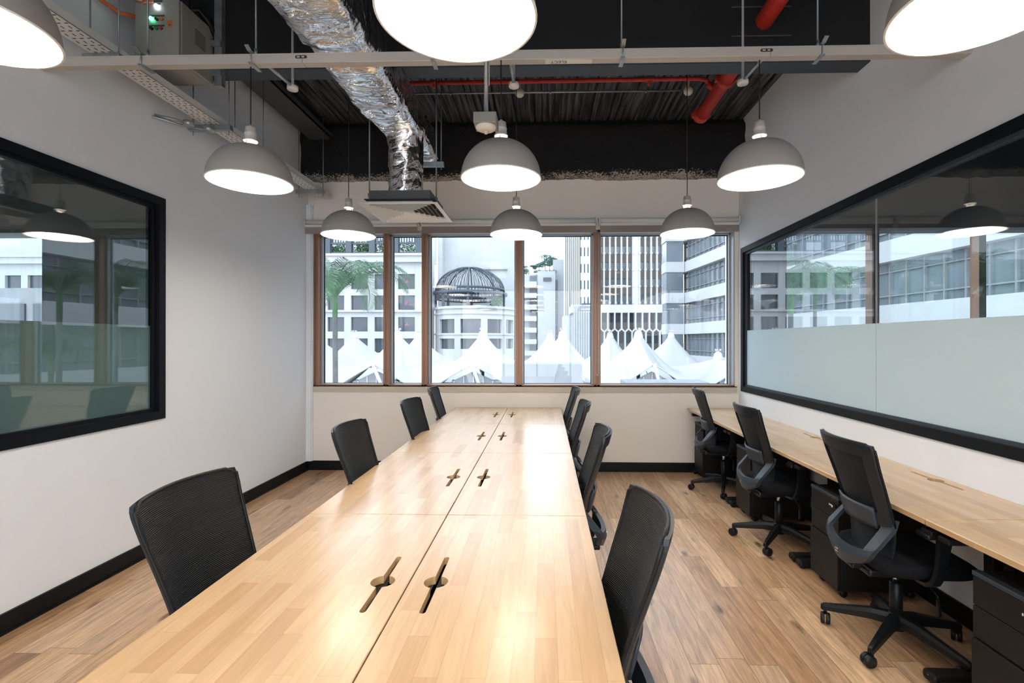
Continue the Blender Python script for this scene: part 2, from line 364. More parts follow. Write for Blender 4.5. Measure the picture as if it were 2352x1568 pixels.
# steel deck ceiling: troughs running along Y
mb = MB(); x = WL-.02; prof = []
while x < WR+.02:
    prof += [(x, 0), (x+.008, .03), (x+.020, .03), (x+.028, 0), (x+.075, 0), (x+.081, .012), (x+.093, .012), (x+.099, 0), (x+.145, 0), (x+.151, .012), (x+.163, .012), (x+.169, 0)]; x += .206
prof.append((WR+.03, 0))
mb.loft([[(a, yy, ZC+b) for a, b in prof] + [(WR+.03, yy, ZC+.1), (WL-.02, yy, ZC+.1)] for yy in (YF, YB)])
struct('ceiling', mb, M['deck'])
# skirting
struct('baseboard_left', MB().box(WL, WL+.014, YF, YB, 0, .105).box(WL, WL+.022, YF, YB, 0, .012), M['skirting'])
struct('baseboard_back', MB().box(WL+.014, WR-.014, YB-.014, YB, 0, .107).box(WL+.014, WR-.014, YB-.022, YB, 0, .012), M['skirting'])
struct('baseboard_right', MB().box(WR-.014, WR, YF, YB, 0, .105), M['skirting'])
# sprayed foam fireproofing over the edge beam
def foam_fn(u, v):
    X = WL + u*(WR-WL); zb = 3.375 + .02*noise.noise(Vector((X*1.7, 0, 0))) + .018*noise.noise(Vector((X*9, 3, 0)))
    nz = .03*noise.noise(Vector((X*3, v*3, 1))) + .012*noise.noise(Vector((X*14, v*9, 5)))
    if v < .12: k = v/.12; return (X, YB - .18*k**.5 + nz*k, zb + .03*k*k)
    if v > .9: k = (v-.9)/.1; return (X, 5.50+nz*(1-k)+.06*k, 3.93 + .08*k)
    k = (v-.12)/.78; return (X, 5.50+nz, zb+.03 + (3.93-zb-.03)*k)
mb = MB(); mb.smooth = True; mb.grid(220, 40, foam_fn)
o = struct('trim_1', mb, M['foam'], label='black sprayed foam beam with ragged grey lower edge above the window')
# beams
mb = MB().box(WL, WR, 3.40, 3.54, 3.42, 3.435); mb.box(WL, WR, 3.462, 3.478, 3.435, ZC)
mb.box(WL, WR, 3.40, 3.54, 3.985, ZC+.02); mb.cur = 1; mb.box(WL, WR, 3.404, 3.462, 3.436, ZC)
struct('trim_2', mb, [M['blue_black'], M['black_paint']], label='black steel cross beam under the deck with slate underside')
struct('trim_3', MB().box(-2.68, -2.42, 3.54, 5.52, 3.80, 3.815).box(-2.56, -2.54, 3.54, 5.52, 3.815, ZC).box(-2.43, -2.42, 3.54, 5.52, 3.80, 3.86), M['dark_metal'], label='dark steel joist along the left wall under the deck')
struct('trim_4', MB().box(WL, WL+.055, YB-.045, YB, .107, 3.10).box(WL+.055, WL+.068, YB-.03, YB, .107, 3.10), M['wall'], label='white corner casing in the back left corner')
struct('trim_5', MB().box(WL, WL+.01, 3.54, 5.5, 3.90, 3.93), M['panel_grey'], label='grey edge strip along top of the left wall')
# ------------------------------------------------------------------ window_1 (outer window)
W1 = sempty('window_1', label='wide bronze framed window in the back wall')
W1.location = (0, 0, 0)
xs = [(-2.74, -2.68), (-1.90, -1.838), (-1.448, -1.387), (-.342, -.276), (.562, .632), (2.168, 2.18)]
for i, (a, b) in enumerate(xs):
    mb = MB()
    if i not in (0, 5):
        mid = (a+b)/2; mb.box(a, mid-.004, 5.69, 5.80, OZ0, OZ1); mb.box(mid+.004, b, 5.69, 5.80, OZ0, OZ1); mb.box(mid-.004, mid+.004, 5.70, 5.80, OZ0, OZ1)
        nm = 'mullion'
    elif i == 0: mb.box(a, a+.03, 5.69, 5.80, OZ0, OZ1); mb.box(a+.03, b, 5.70, 5.80, OZ0, OZ1); nm = 'jamb'
    else: mb.box(a, b, 5.69, 5.80, OZ0, OZ1); nm = 'jamb'
    obj(nm, mb, M['bronze'] if i < 5 else M['alu'], W1)
obj('bottom_rail', MB().box(OX0, OX1, 5.69, 5.80, OZ0, OZ0+.015), M['bronze'], W1)
obj('top_rail', MB().box(OX0, OX1, 5.69, 5.80, OZ1-.03, OZ1), M['alu'], W1)
for i in range(5):
    a, b = xs[i][1], xs[i+1][0]; z0, z1 = OZ0+.004, OZ1-.03
    mb = MB(); f = .018; y0, y1 = 5.78, 5.86
    mb.box(a-.02, a+f, y0, y1, z0, z1); mb.box(b-f, b+.02, y0, y1, z0, z1); mb.box(a, b, y0, y1, z1-.012, z1+.02); mb.box(a, b, y0, y1, z0-.01, z0+.012)
    s = obj('sash', mb, M['alu'], W1)
    mb = MB(); g = .008; mb.box(a+f, a+f+g, 5.825, 5.835, z0, z1); mb.box(b-f-g, b-f, 5.825, 5.835, z0, z1); mb.box(a+f, b-f, 5.825, 5.835, z1-.022, z1-.012); mb.box(a+f, b-f, 5.825, 5.835, z0+.012, z0+.018)
    obj('gasket', mb, M['gasket'], s)
    obj('glass_pane', MB().box(a+f, b-f, 5.836, 5.844, z0+.01, z1-.01), M['glass'], s)
mb = MB().box(WL+.07, WR-.025, YB-.014, YB+.008, .915, OZ0); mb.box(WL+.07, WR-.025, YB-.014, 5.70, OZ0-.008, OZ0)
obj('sill_board', mb, M['sill'], W1)
# ------------------------------------------------------------------ side windows
def side_window(name, X, sgn, y0, y1, z0, z1, zf, joints, mfilm, label, fo=.0395):
    """sgn -1: wall on the left, glass recessed away from the room"""
    r = sempty(name, label=label); d = sgn; f = .058
    mb = MB()
    A, B = X - d*.012, X + d*.09
    for (ya, yb, za, zb) in ((y0, y1, z1-f, z1), (y0, y1, z0, z0+f), (y0, y0+f, z0+f, z1-f), (y1-f, y1, z0+f, z1-f)):
        mb.box(A, B, ya, yb, za, zb)
    obj('frame', mb, M['frame_black'], r)
    mb = MB(); k = f+.022; A2, B2 = X + d*.014, X + d*.06
    for (ya, yb, za, zb) in ((y0+f, y1-f, z1-k, z1-f), (y0+f, y1-f, z0+f, z0+k), (y1-k, y1-f, z0+k, z1-k), (y0+f, y0+k, z0+k, z1-k)):
        mb.box(A2, B2, ya, yb, za, zb)
    obj('glazing_bead', mb, M['blue_black'] if sgn > 0 else M['frame_black'], r)
    ys = [y0+f] + joints + [y1-f]
    for a, b in zip(ys, ys[1:]):
        p = obj('glass_pane', MB().box(X+d*.030, X+d*.038, a+.002, b-.002, z0+f, z1-f), M['glass_side'], r)
        obj('frosted_film', MB().box(X+d*fo, X+d*(fo+.001), a+.002, b-.002, z0+f, zf), mfilm, p)
    for j in joints: obj('silicone_joint', MB().box(X+d*.029, X+d*.041, j-.003, j+.003, z0+f, z1-f), M['alu'], r)
    return r
side_window('window_2', WL, -1, -1.6, LY1, LZ0, LZ1, 1.616, [.9], M['film_l'], 'black framed internal window in the left wall with frosted lower band')
side_window('window_3', WR, 1, -1.2, RY1, .943, 2.557, 1.626, [1.15, 3.391], M['film_r'], 'long black framed internal window in the right wall with frosted lower band', .0285)
# neighbouring rooms behind the side windows
dk = plain('grey_green_plaster', (.48, .49, .44), .8)
mb = MB().box(-6.0, WL-T, YB, YB+.3, -.1, ZC).box(-9.6, -6.0, YB, YB+.3, -.1, .985).box(-9.6, -6.0, YB, YB+.3, 2.8, ZC)
struct('wall_neighbour_left', mb, dk)
struct('wall_neighbour_far_left', MB().box(-9.7, -9.6, YF, YB+.3, -.1, ZC), dk)
struct('wall_neighbour_front_left', MB().box(-9.7, WL-T, YF-.15, YF, -.1, ZC), dk)
struct('floor_neighbour_left', MB().box(-9.6, WL-T, YF, YB, -.1, 0), plain('grey_carpet', (.10, .11, .12), .9))
struct('ceiling_neighbour_left', MB().box(-9.7, WL-T, YF, YB+.3, ZC, ZC+.1), M['black_paint'])
dk2 = plain('slate_plaster', (.16, .17, .18), .8)
struct('wall_neighbour_right', MB().box(WR+T, 2.7, YB, YB+.3, -.1, ZC).box(7.2, 7.5, YB, YB+.3, -.1, ZC).box(2.7, 7.2, YB, YB+.3, -.1, .985).box(2.7, 7.2, YB, YB+.3, 2.8, ZC), dk2)
mb = MB()
for a in (2.7, 3.75, 4.95, 6.1, 7.12): mb.box(a, a+.08, YB+.02, YB+.14, .985, 2.8)
struct('added_window_5', mb, M['bronze'], label='mullions of the window added for daylight in the neighbouring room on the right')  # opening added so daylight glows through the right frosted film
struct('wall_neighbour_far_right', MB().box(7.5, 7.6, YF, YB+.3, -.1, ZC), dk2)
struct('wall_neighbour_front_right', MB().box(WR+T, 7.6, YF-.15, YF, -.1, ZC), dk2)
struct('floor_neighbour_right', MB().box(WR+T, 7.5, YF, YB, -.1, 0), plain('blue_carpet', (.10, .12, .14), .9))
struct('ceiling_neighbour_right', MB().box(WR+T, 7.6, YF, YB+.3, ZC, ZC+.1), M['black_paint'])

# ================================================================== central bench desks
def slab_with_slot(x0, x1, y0, y1, z0, z1, cx, cy, r=.038, hl=.18, hw=.0095):
    """desk top with the cable slot (bar crossed by a round hole) cut through; walls get material 1"""
    a0 = math.asin(hw/r); pts = []
    def arc(c, rr, t0, t1, n): return [(c[0]+rr*math.cos(t0+(t1-t0)*i/n), c[1]+rr*math.sin(t0+(t1-t0)*i/n)) for i in range(n+1)]
    pts += arc((cx, cy), r, -PI/2+a0, PI/2-a0, 14)
    pts += arc((cx, cy+hl-hw), hw, 0, PI, 6)
    pts += arc((cx, cy), r, PI/2+a0, 3*PI/2-a0, 14)
    pts += arc((cx, cy-hl+hw), hw, PI, 2*PI, 6)
    bm = bmesh.new(); c = .002
    out = [(x0+c, y0+c), (x1-c, y0+c), (x1-c, y1-c), (x0+c, y1-c)]
    def loop(P, z): return [bm.verts.new((p[0], p[1], z)) for p in P]
    ot = loop(out, z1); it = loop(pts, z1); ob = loop(out, z0); ib = loop(pts, z0)
    om = loop([(x0, y0), (x1, y0), (x1, y1), (x0, y1)], z1-c)
    def edges(L): return [bm.edges.new((L[i], L[(i+1) % len(L)])) for i in range(len(L))]
    for A, B in ((ot, it), (ob, ib)):
        e = edges(A)+edges(B); bmesh.ops.triangle_fill(bm, use_beauty=True, edges=e)
    n = len(out)
    def wall(A, B, mi):
        for i in range(len(A)):
            f = bm.faces.new((A[i], A[(i+1) % len(A)], B[(i+1) % len(A)], B[i])); f.material_index = mi
    wall(ot, om, 0); wall(om, ob, 0); wall(it, ib, 1)
    bmesh.ops.recalc_face_normals(bm, faces=bm.faces[:])
    return bm
def desk(name, x0, x1, y0, y1, cx, label, group, far_legs=False, leg_x=None):
    t = thing(name, label, 'desk', ((x0+x1)/2, (y0+y1)/2, 0), 0, group)
    ox, oy = (x0+x1)/2, (y0+y1)/2
    bm = slab_with_slot(x0-ox, x1-ox, y0-oy, y1-oy, .715, .74, cx-ox, 0)
    me = bpy.data.meshes.new('desktop'); bm.to_mesh(me); bm.free(); me.materials.append(M['desk']); me.materials.append(M['desk_edge'])
    o = bpy.data.objects.new('desktop', me); C.objects.link(o); o.parent = t
    hx, hy = (x1-x0)/2, (y1-y0)/2
    obj('frame_rail', MB().box(-hx+.08, -hx+.12, -hy+.05, hy-.05, .68, .714).box(hx-.12, hx-.08, -hy+.05, hy-.05, .68, .714), M['steel_black'], t)
    mb = MB(); tx = cx-ox; s = 1 if tx > 0 else -1; tx -= s*.02   # wire tray under the slot
    mb.box(tx-.06, tx+.06, -hy+.2, hy-.2, .58, .585); mb.box(tx-.06, tx-.055, -hy+.2, hy-.2, .585, .66); mb.box(tx+.055, tx+.06, -hy+.2, hy-.2, .585, .66)
    mb.box(tx-.06, tx+.06, -hy+.2, -hy+.22, .64, .714); mb.box(tx-.06, tx+.06, hy-.22, hy-.2, .64, .714)
    obj('cable_tray', mb, M['steel_black'], t)
    for sy in (-1, 1):
        yy = sy*(hy-.045); mb = MB(); mb.cbox(-hx+.04 if True else 0, hx-.01, yy-.03, yy+.03, .655, .68, .004)
        lx = 0.05*s
        mb.cbox(lx-.04, lx+.04, yy-.025, yy+.025, .04, .66, .006)
        k = MB.cbox; mb.cbox(-hx+.045, hx-.01, yy-.035, yy+.035, .012, .055, .014)
        mb.lathe([(.018, 0), (.018, .013)], (-hx+.08, yy, 0), 12); mb.lathe([(.018, 0), (.018, .013)], (hx-.05, yy, 0), 12)
        obj('leg', mb, M['steel_black'], t)
    return t
YS = [.944, 2.144, 3.344, 4.544, 5.66]
rows = ['nearest the camera', 'second row from the camera', 'third row from the camera', 'against the wall under the window']
SX = -.4316
for k in range(4):
    g = .0018
    desk('bench_desk', -1.047, SX-g, YS[k]+g, YS[k+1]-g, SX-.085, 'light wood desk, left half of the long table, %s' % rows[k], 'desks joined into the long central table')
    desk('bench_desk', SX+g, .180, YS[k]+g, YS[k+1]-g, SX+.085, 'light wood desk, right half of the long table, %s' % rows[k], 'desks joined into the long central table')
rr = ['nearest the camera', 'behind the nearest right hand chair', 'behind the middle right hand chair', 'in the corner by the window']
for k in range(4):
    desk('wall_desk', 1.631, WR-.002, YS[k]+g, YS[k+1]-g, 2.147, 'light wood desk fixed along the right wall, %s' % rr[k], 'desks along the right wall')

# ================================================================== chairs
def ctr(z, tab):
    for (a, va), (b, vb) in zip(tab, tab[1:]):
        if z <= b or b == tab[-1][0]:
            k = (z-a)/(b-a); k = max(0, min(1, k)); return va+(vb-va)*k
def smo(z, tab):
    return (ctr(z-.02, tab)+ctr(z, tab)*2+ctr(z+.02, tab))/4
YT = [(.44, -.175), (.52, -.165), (.60, -.168), (.68, -.185), (.80, -.222), (.92, -.262), (1.03, -.292)]
WT = [(.44, .165), (.52, .18), (.62, .198), (.72, .203), (.85, .217), (1.0, .235), (1.03, .234)]
def back_pt(u, z, dy=0):
    s = 2*u-1; hw = smo(z, WT); zt = z
    if z > .98: hw -= .012*((z-.98)/.05)**3
    return (s*hw, smo(z, YT)+.055*s*s+dy, zt + (.004*(1-s*s) if z > .9 else 0))
def chair_base(t, ang0):
    mb = MB(); mb.lathe([(.0, .075), (.040, .075), (.045, .12), (.030, .15), (0, .15)], n=20); obj('hub', mb, M['black_plastic'], t)
    for k in range(5):
        a = ang0+k*2*PI/5; ca, sa = math.cos(a), math.sin(a); mb = MB()
        rings = []
        for r, z, w, h in ((.03, .118, .026, .03), (.10, .118, .023, .027), (.22, .098, .018, .021), (.315, .082, .014, .016), (.325, .080, .010, .010)):
            rings.append([(ca*r-sa*sx*w, sa*r+ca*sx*w, z+sy*h) for sx, sy in ((-1, -.9), (1, -.9), (1, .3), (.62, 1), (-.62, 1), (-1, .3))])
        mb.loft(rings); mb.lathe([(.009, .045), (.009, .08)], (ca*.305, sa*.305, 0), 10)
        lg = obj('leg', mb, M['black_plastic'], t)
        # caster: twin wheels and a hood, swivelled
        b = a + (0.9, -2.2, 1.7, -.6, 2.6)[k]; cx, cy = ca*.305+math.cos(b)*.016, sa*.305+math.sin(b)*.016
        nx, ny = -math.sin(b), math.cos(b); R = .029; mb = MB(); mb.smooth = True
        for s in (-1, 1):
            rings = []
            for off, rr in ((.004, R*.6), (.004, R*.97), (.007, R), (.018, R), (.022, R*.9), (.0225, R*.3)):
                rings.append([(cx+nx*s*off+math.cos(b)*rr*math.cos(q*PI/10), cy+ny*s*off+math.sin(b)*rr*math.cos(q*PI/10), R+.0005+rr*math.sin(q*PI/10)) for q in range(20)])
            mb.loft(rings)
        cs = obj('caster', mb, M['black_plastic'], lg)
ARM = [(-.12, .640), (.01, .650), (.055, .640), (.065, .61), (.035, .45), (.005, .412), (-.06, .405), (-.09, .43), (-.145, .60), (-.14, .632)]
def make_chair(label, group, ang0=0., name='mesh_office_chair'):
    t = thing(name, label, 'chair', (0, 0, 0), 0, group)
    # back frame (ring with lower band), charcoal plastic
    z0, z1 = .635, 1.02
    mb = MB(); mb.smooth = False
    def msk(u, v):
        z = z0+v*(z1-z0); return u < .115 or u > .885 or z > .965 or z < .70
    mb.sheet(26, 26, lambda u, v: back_pt(u, z0+v*(z1-z0), -.006 - (.010 if z0+v*(z1-z0) < .70 else 0)*(1-abs(2*u-1))), (0, -.014, 0), msk)
    obj('back_frame', mb, M['frame_plastic'], t)
    mb = MB(); mb.smooth = True
    mb.sheet(26, 40, lambda u, v: back_pt(.004+u*.992, .45+v*(1.022-.45), 0), (0, -.005, 0))
    obj('backrest', mb, M['mesh'], t)
    # rim edging round the mesh
    mb = MB(); P = [back_pt(0, .64+i*.036, -.004) for i in range(11)] + [back_pt(i/14, 1.022, -.004) for i in range(1, 14)] + [back_pt(1, 1.0-i*.036, -.004) for i in range(11)]
    mb.tube(P, .0062, 6); obj('rim', mb, M['black_plastic'], t)
    # lumbar pad
    mb = MB(); mb.smooth = True
    mb.sheet(14, 4, lambda u, v: back_pt(.5+(u-.5)*.72, .615+v*.10, -.022+.006*abs(v-.5)), (0, -.012, 0))
    obj('lumbar_support', mb, M['grey_plastic'], t)
    # carrier: flared U bracket
    def car(u, v):
        s = 2*u-1; z = .395+v*.265
        hw = ctr(z, [(.395, .150), (.44, .192), (.50, .210), (.66, .200)])
        yc = ctr(z, [(.395, -.275), (.45, -.292), (.495, -.283), (.60, -.205), (.66, -.188)])
        bow = ctr(z, [(.395, .03), (.50, .05), (.66, .045)])
        return (s*hw, yc+.012+bow*s*s, z + .012 + .05*s*s*(1-v))
    mb = MB(); mb.sheet(24, 20, car, (0, .024, 0), lambda u, v: v < .36 or u < .13 or u > .87)
    cr = obj('back_carrier', mb, M['grey_plastic'], t)
    mb = MB(); mb.box(-.014, .014, -.2835, -.2795, .458, .464).box(-.014, .014, -.2835, -.2795, .446, .452)
    obj('logo_mark', mb, M['chrome'], cr)
    # seat
    mb = MB(); mb.smooth = True; rings = []
    for z, k in ((.412, .80), (.418, .93), (.435, .985), (.455, 1.0), (.470, .985), (.480, .93), (.485, .80), (.486, .4)):
        ring = []
        for j in range(36):
            a = 2*PI*j/36; e = 2/4.2; cx = math.copysign(abs(math.cos(a))**e, math.cos(a)); sy = math.copysign(abs(math.sin(a))**e, math.sin(a))
            ring.append((cx*.243*k, .035+sy*.235*k, z - (.02*max(0, sy)**3 if z > .43 else 0)))
        rings.append(ring)
    mb.loft(rings); obj('seat', mb, M['seat'], t)
    mb = MB(); mb.cbox(-.13, .13, -.20, .12, .375, .412, .012); mb.cbox(-.06, .06, -.24, -.15, .385, .41, .008); obj('tilt_mechanism', mb, M['black_plastic'], t)
    mb = MB(); mb.lathe([(.028, .10), (.028, .30), (.024, .303)], n=18); obj('gas_sleeve', mb, M['black_plastic'], t)
    mb = MB(); mb.lathe([(.014, .29), (.014, .38)], n=14); obj('gas_piston', mb, M['chrome'], t)
    # tag hanging from the lever
    mb = MB().tube([(.10, .02, .385), (.19, .03, .375), (.235, .035, .35), (.235, .035, .335)], .004, 6)
    lv = obj('height_lever', mb, M['black_plastic'], t)
    mb = MB(); mb.loft([[(.229+q, .030+e, z) for q, e in ((0, 0), (.012*w, 0), (.012*w, .012), (0, .012))] for z, w in ((.335, .4), (.31, 1.2), (.275, 1.6), (.262, 1.2))])
    tg = obj('lever_tag', mb, M['black_plastic'], lv)
    for s in (-1, 1):
        mb = MB()
        rings = []
        for (y, z, x, hw_, th) in ((.030, .640, .288, .034, .011), (.022, .58, .288, .027, .010), (.012, .50, .287, .024, .010), (.004, .455, .284, .023, .010), (-.004, .425, .272, .022, .010), (-.010, .408, .250, .022, .009), (-.012, .402, .20, .022, .007), (-.012, .400, .13, .02, .006)):
            nx, nz = (1, 0) if z > .45 else ((.8, -.6) if z > .42 else ((.4, -.92) if z > .405 else (0, -1)))
            rings.append([(s*(x+nx*a*th), y+b*hw_, z+nz*a*th) for a, b in ((-1, -1), (1, -.8), (1, .8), (-1, 1))])
        mb.loft(rings); mb.cbox(min(s*.245, s*.325), max(s*.245, s*.325), -.07, .17, .635, .662, .010)
        obj('armrest', mb, M['black_plastic'], t)
    chair_base(t, ang0)
    return t
protos = [make_chair('x', 'mesh chairs round the long table', .09+PI/2), make_chair('x', 'mesh chairs round the long table', .55), make_chair('x', 'mesh chairs round the long table', 1.0)]
LG = 'mesh office chairs pushed up to the long table'; RG = 'mesh office chairs at the right wall desks'
CH = [ # x, y, rz, proto, label
 (-.955, 1.62, -PI/2, 1, 'black mesh office chair on left of the long table, nearest the camera', LG),
 (-.885, 2.80, -PI/2, 2, 'black mesh office chair on left of the long table, second from the camera', LG),
 (-.86, 3.98, -PI/2-.05, 0, 'black mesh office chair on left of the long table, third from the camera', LG),
 (-.90, 5.02, -PI/2+.08, 1, 'black mesh office chair on left of the long table, closest to the window', LG),
 (.050, 1.43, PI/2, 2, 'black mesh office chair on right of the long table, nearest the camera', LG),
 (.055, 2.69, PI/2-.03, 0, 'black mesh office chair on right of the long table, second from the camera', LG),
 (.055, 3.89, PI/2, 1, 'black mesh office chair on right of the long table, third from the camera', LG),
 (.055, 5.04, PI/2, 2, 'black mesh office chair on right of the long table, closest to the window', LG),
 (1.752, 2.49, -PI/2-.06, 0, 'black mesh swivel chair at the right wall desk, nearest the camera', RG),
 (1.745, 3.70, -PI/2-.01, 1, 'black mesh swivel chair at the right wall desk, middle of three', RG),
 (1.80, 4.98, -PI/2-.12, 2, 'black mesh swivel chair at the right wall desk, farthest and by the window', RG)]
used = set()
for x, y, rz, p, lb, gp in CH:
    if p in used: dup(protos[p], (x, y, 0), rz, lb, gp)
    else:
        used.add(p); c = protos[p]; CH0 = (x, y, rz, lb, gp); c['_todo'] = 1
        c['pending'] = [x, y, rz]; c['lb'] = lb; c['gp'] = gp
for c in protos:
    x, y, rz = c['pending']; c.location = (x, y, 0); c.rotation_euler = (0, 0, rz); c['label'] = c['lb']; c['group'] = c['gp']
for o in bpy.data.objects:
    for k in ('pending', 'lb', 'gp', '_todo'):
        if k in o: del o[k]

# ================================================================== pedestals
def make_pedestal(label, loc):
    t = thing('drawer_pedestal', label, 'drawer unit', loc, 0, 'black drawer pedestals under the wall desks')
    W, D, H = .29, .49, .545
    mb = MB(); mb.cbox(.014, D, -W/2, W/2, .05, .592, .003); obj('body', mb, M['steel_black'], t)
    mb = MB(); mb.cbox(-.004, .03, -W/2-.001, W/2+.001, .576, .596, .004); obj('top_rail', mb, M['grey_plastic'], t)
    for i, (a, b) in enumerate(((.462, .573), (.336, .458), (.055, .330))):
        mb = MB(); mb.cbox(-.006 if i == 2 else 0, .013, -W/2+.001, W/2-.001, a, b, .002)
        d = obj('drawer', mb, M['steel_black'], t)
        if i == 0:
            mb = MB(); mb.cbox(-.010, 0, -.125, -.058, .527, .545, .004)
            k = obj('combination_lock', mb, M['black_plastic'], d)
            mb = MB()
            for q in range(4): mb.box(-.0115, -.010, -.073-q*.008, -.069-q*.008, .532, .541)
            mb2 = MB(); mb2.tube([(-.010, -.113, .536), (-.022, -.113, .536)], .007, 12)
            obj('digit_wheels', mb, M['white'], d); obj('lock_knob', mb2, M['chrome'], d)
    for sx in (.05, D-.05):
        for sy in (-.1, .1):
            mb = MB(); mb.tube([(sx, sy-.012, .022), (sx, sy+.012, .022)], .0215, 12); mb.box(sx-.012, sx+.012, sy-.008, sy+.008, .03, .052)
            obj('caster', mb, M['black_plastic'], t)
    return t
p0 = make_pedestal('black three drawer pedestal under the wall desk at the right picture edge', (1.70, 1.845, 0))
for y, lb in ((3.025, 'black three drawer pedestal between the nearest and middle right hand chairs'), (4.245, 'black three drawer pedestal between the middle and far right hand chairs'), (5.455, 'black three drawer pedestal in the corner under the wall desk')):
    dup(p0, (1.70, y, 0), 0, lb)
# cable bundle behind the far chair
mb = MB()
for q in range(4):
    P = [(1.93+.03*q*.5+.05*math.sin(i*.9+q), 4.66+.012*q, .70-.012*i+.03*math.sin(i*1.3+q*2)) for i in range(14)]
    mb.tube(P, .004, 6)
tag(obj('cable_bundle', mb, M['white_plastic']), 'loose grey cables hanging under the wall desk behind the farthest chair', 'cable')

# ================================================================== pendants
def make_pendant(label, loc, ztop):
    t = thing('pendant_lamp', label, 'lamp', loc, 0, 'grey dome pendant lamps')
    R, Hh = .212, .200
    prof = [(R+.0015, 0), (R+.0018, .004)] + [(R*math.cos(a)**.92, .004+Hh*math.sin(a)) for a in [i*PI/2/16*.905 for i in range(1, 17)]]
    mb = MB(); mb.lathe(prof, n=56, caps=False); obj('shade', mb, M['shade_out'], t)
    inn = [(r-.003, z-.002 if z > .01 else z) for r, z in prof]; inn[-1] = (inn[-1][0], inn[-1][1]-.001)
    mb = MB(); mb.lathe(inn, n=56, caps=False); obj('shade_lining', mb, M['shade_in'], t)
    mb = MB(); mb.lathe([(R-.003, -.001), (R+.003, -.001), (R+.003, .003), (R+.0015, .004)], n=56, caps=False); obj('rim', mb, M['shade_in'], t)
    zt = prof[-1][1]
    mb = MB()
    for k in range(3):
        a = k*2*PI/3+.4; mb.bar((math.cos(a)*.036, math.sin(a)*.036, zt-.004), (math.cos(a)*.024, math.sin(a)*.024, zt+.036), .006, .002)
    mb.lathe([(.018, zt-.01), (.021, zt+.03)], n=16); obj('cage_neck', mb, M['shade_in'], t)
    mb = MB(); mb.lathe([(.0, zt+.026), (.036, zt+.026), (.037, zt+.032), (.031, zt+.036), (.030, zt+.066), (.032, zt+.068), (.0285, zt+.072), (.027, zt+.100), (.010, zt+.104), (.006, zt+.115), (0, zt+.115)], n=24)
    obj('socket', mb, M['ceramic'], t)
    mb = MB(); mb.tube([(0, 0, zt+.11), (0, 0, ztop-loc[2])], .0032, 6); obj('cord', mb, M['cable'], t)
    mb = MB(); mb.lathe([(0, .012), (.07, .015), (.125, .024), (.150, .040), (.150, .046), (.10, .060), (.03, .075), (.016, .09), (.016, zt-.005), (0, zt-.005)], n=28); obj('bulb', mb, M['bulb'], t)
    return t
PX = [-1.612, -.236, 1.143]; PYs = [1.30, 2.625, 3.968]; ZR = 2.369
nm = {0: 'left', 1: 'centre', 2: 'right'}; rn = ['nearest row', 'middle row', 'far row by the window']
pc = {}
for r in range(3):
    zt = (ZC, 3.005, ZC)[r]
    for i in range(3):
        lb = 'grey dome pendant lamp with glowing white inside, %s of the %s' % (nm[i], rn[r])
        loc = (PX[i], PYs[r]+(.01, -.02, .012)[i]*(r == 1), ZR)
        if i == 0: pc[r] = make_pendant(lb, loc, zt)
        else: dup(pc[r], loc, 0, lb)
for r, y in enumerate((-.05, -1.4, -2.6)):  # unseen lamp rows, added to supply light and reflections
    for i in range(3):
        dup(pc[0], (PX[i], y, ZR), 0, 'added grey dome pendant lamp in unseen row %s behind the camera, %s one' % (('just', 'farther', 'farthest')[r], nm[i]))

for (x, y, lb) in ((4.9, 3.0, 'added grey dome fill lamp in the neighbouring room on the right, one closest to its window'), (4.9, .9, 'added grey dome fill lamp in the neighbouring room on the right, front one'), (4.9, -1.2, 'added grey dome fill lamp in the neighbouring room on the right, rear one'), (-5.6, .2, 'added grey dome fill lamp in the neighbouring room on the left, front one'), (-5.6, -1.8, 'added grey dome fill lamp in the neighbouring room on the left, rear one')):  # lamps added next door to brighten the side windows from behind
    dup(pc[0], (x, y, ZR), 0, lb)
# ================================================================== overhead services
# beige trunking with hangers
TY0, TY1, TZ0, TZ1 = 2.60, 2.652, 3.005, 3.055
t = thing('cable_trunking', 'long beige metal cable trunking spanning the room below the black beam, marked ELECT', 'trunking', (0, 0, 0))
mb = MB(); xx = [WL+.001, -1.31, 1.185, WR-.001]
for a, b in zip(xx, xx[1:]): mb.cbox(a+.0008, b-.0008, TY0, TY1, TZ0, TZ1, .003)
obj('body', mb, M['trunk'], t)
obj('lid', MB().box(WL+.001, WR-.001, TY0-.002, TY0, TZ1-.008, TZ1), M['trunk'], t)
for xq, s1, s2 in ((-1.315, 'ON', 'OFF'), (1.165, '10W', '20W')):
    pl = MB(); ring = [[(xq + (.024 if math.cos(a) > 0 else -.024) + .008*math.cos(a), yy, TZ0+.030+.008*math.sin(a)) for a in [2*PI*j/20 for j in range(20)]] for yy in (TY0, TY0-.0025)]
    pl.loft(ring); lab = obj('label_plate', pl, M['hole'], t)
    mb = MB()
    for k, (a, b) in enumerate(((-.022, -.006), (.004, .018))):
        for q in range(4): mb.box(xq+a+q*(b-a)/4, xq+a+(q+.7)*(b-a)/4, TY0-.0032, TY0-.0025, TZ0+.026, TZ0+.034-(q % 2)*.002)
    obj('plate_lettering', mb, M['white_plastic'], t)
obj('label_patch', MB().box(-.0, .25, TY0+.006, TY1-.006, TZ0-.0008, TZ0), M['white_plastic'], t)
text_mesh('lettering', 'ELECT', .032, M['navy'], t, frame_mat((-1, 0, 0), (0, 1, 0), (.072, TY0+.027, TZ0-.0012)))
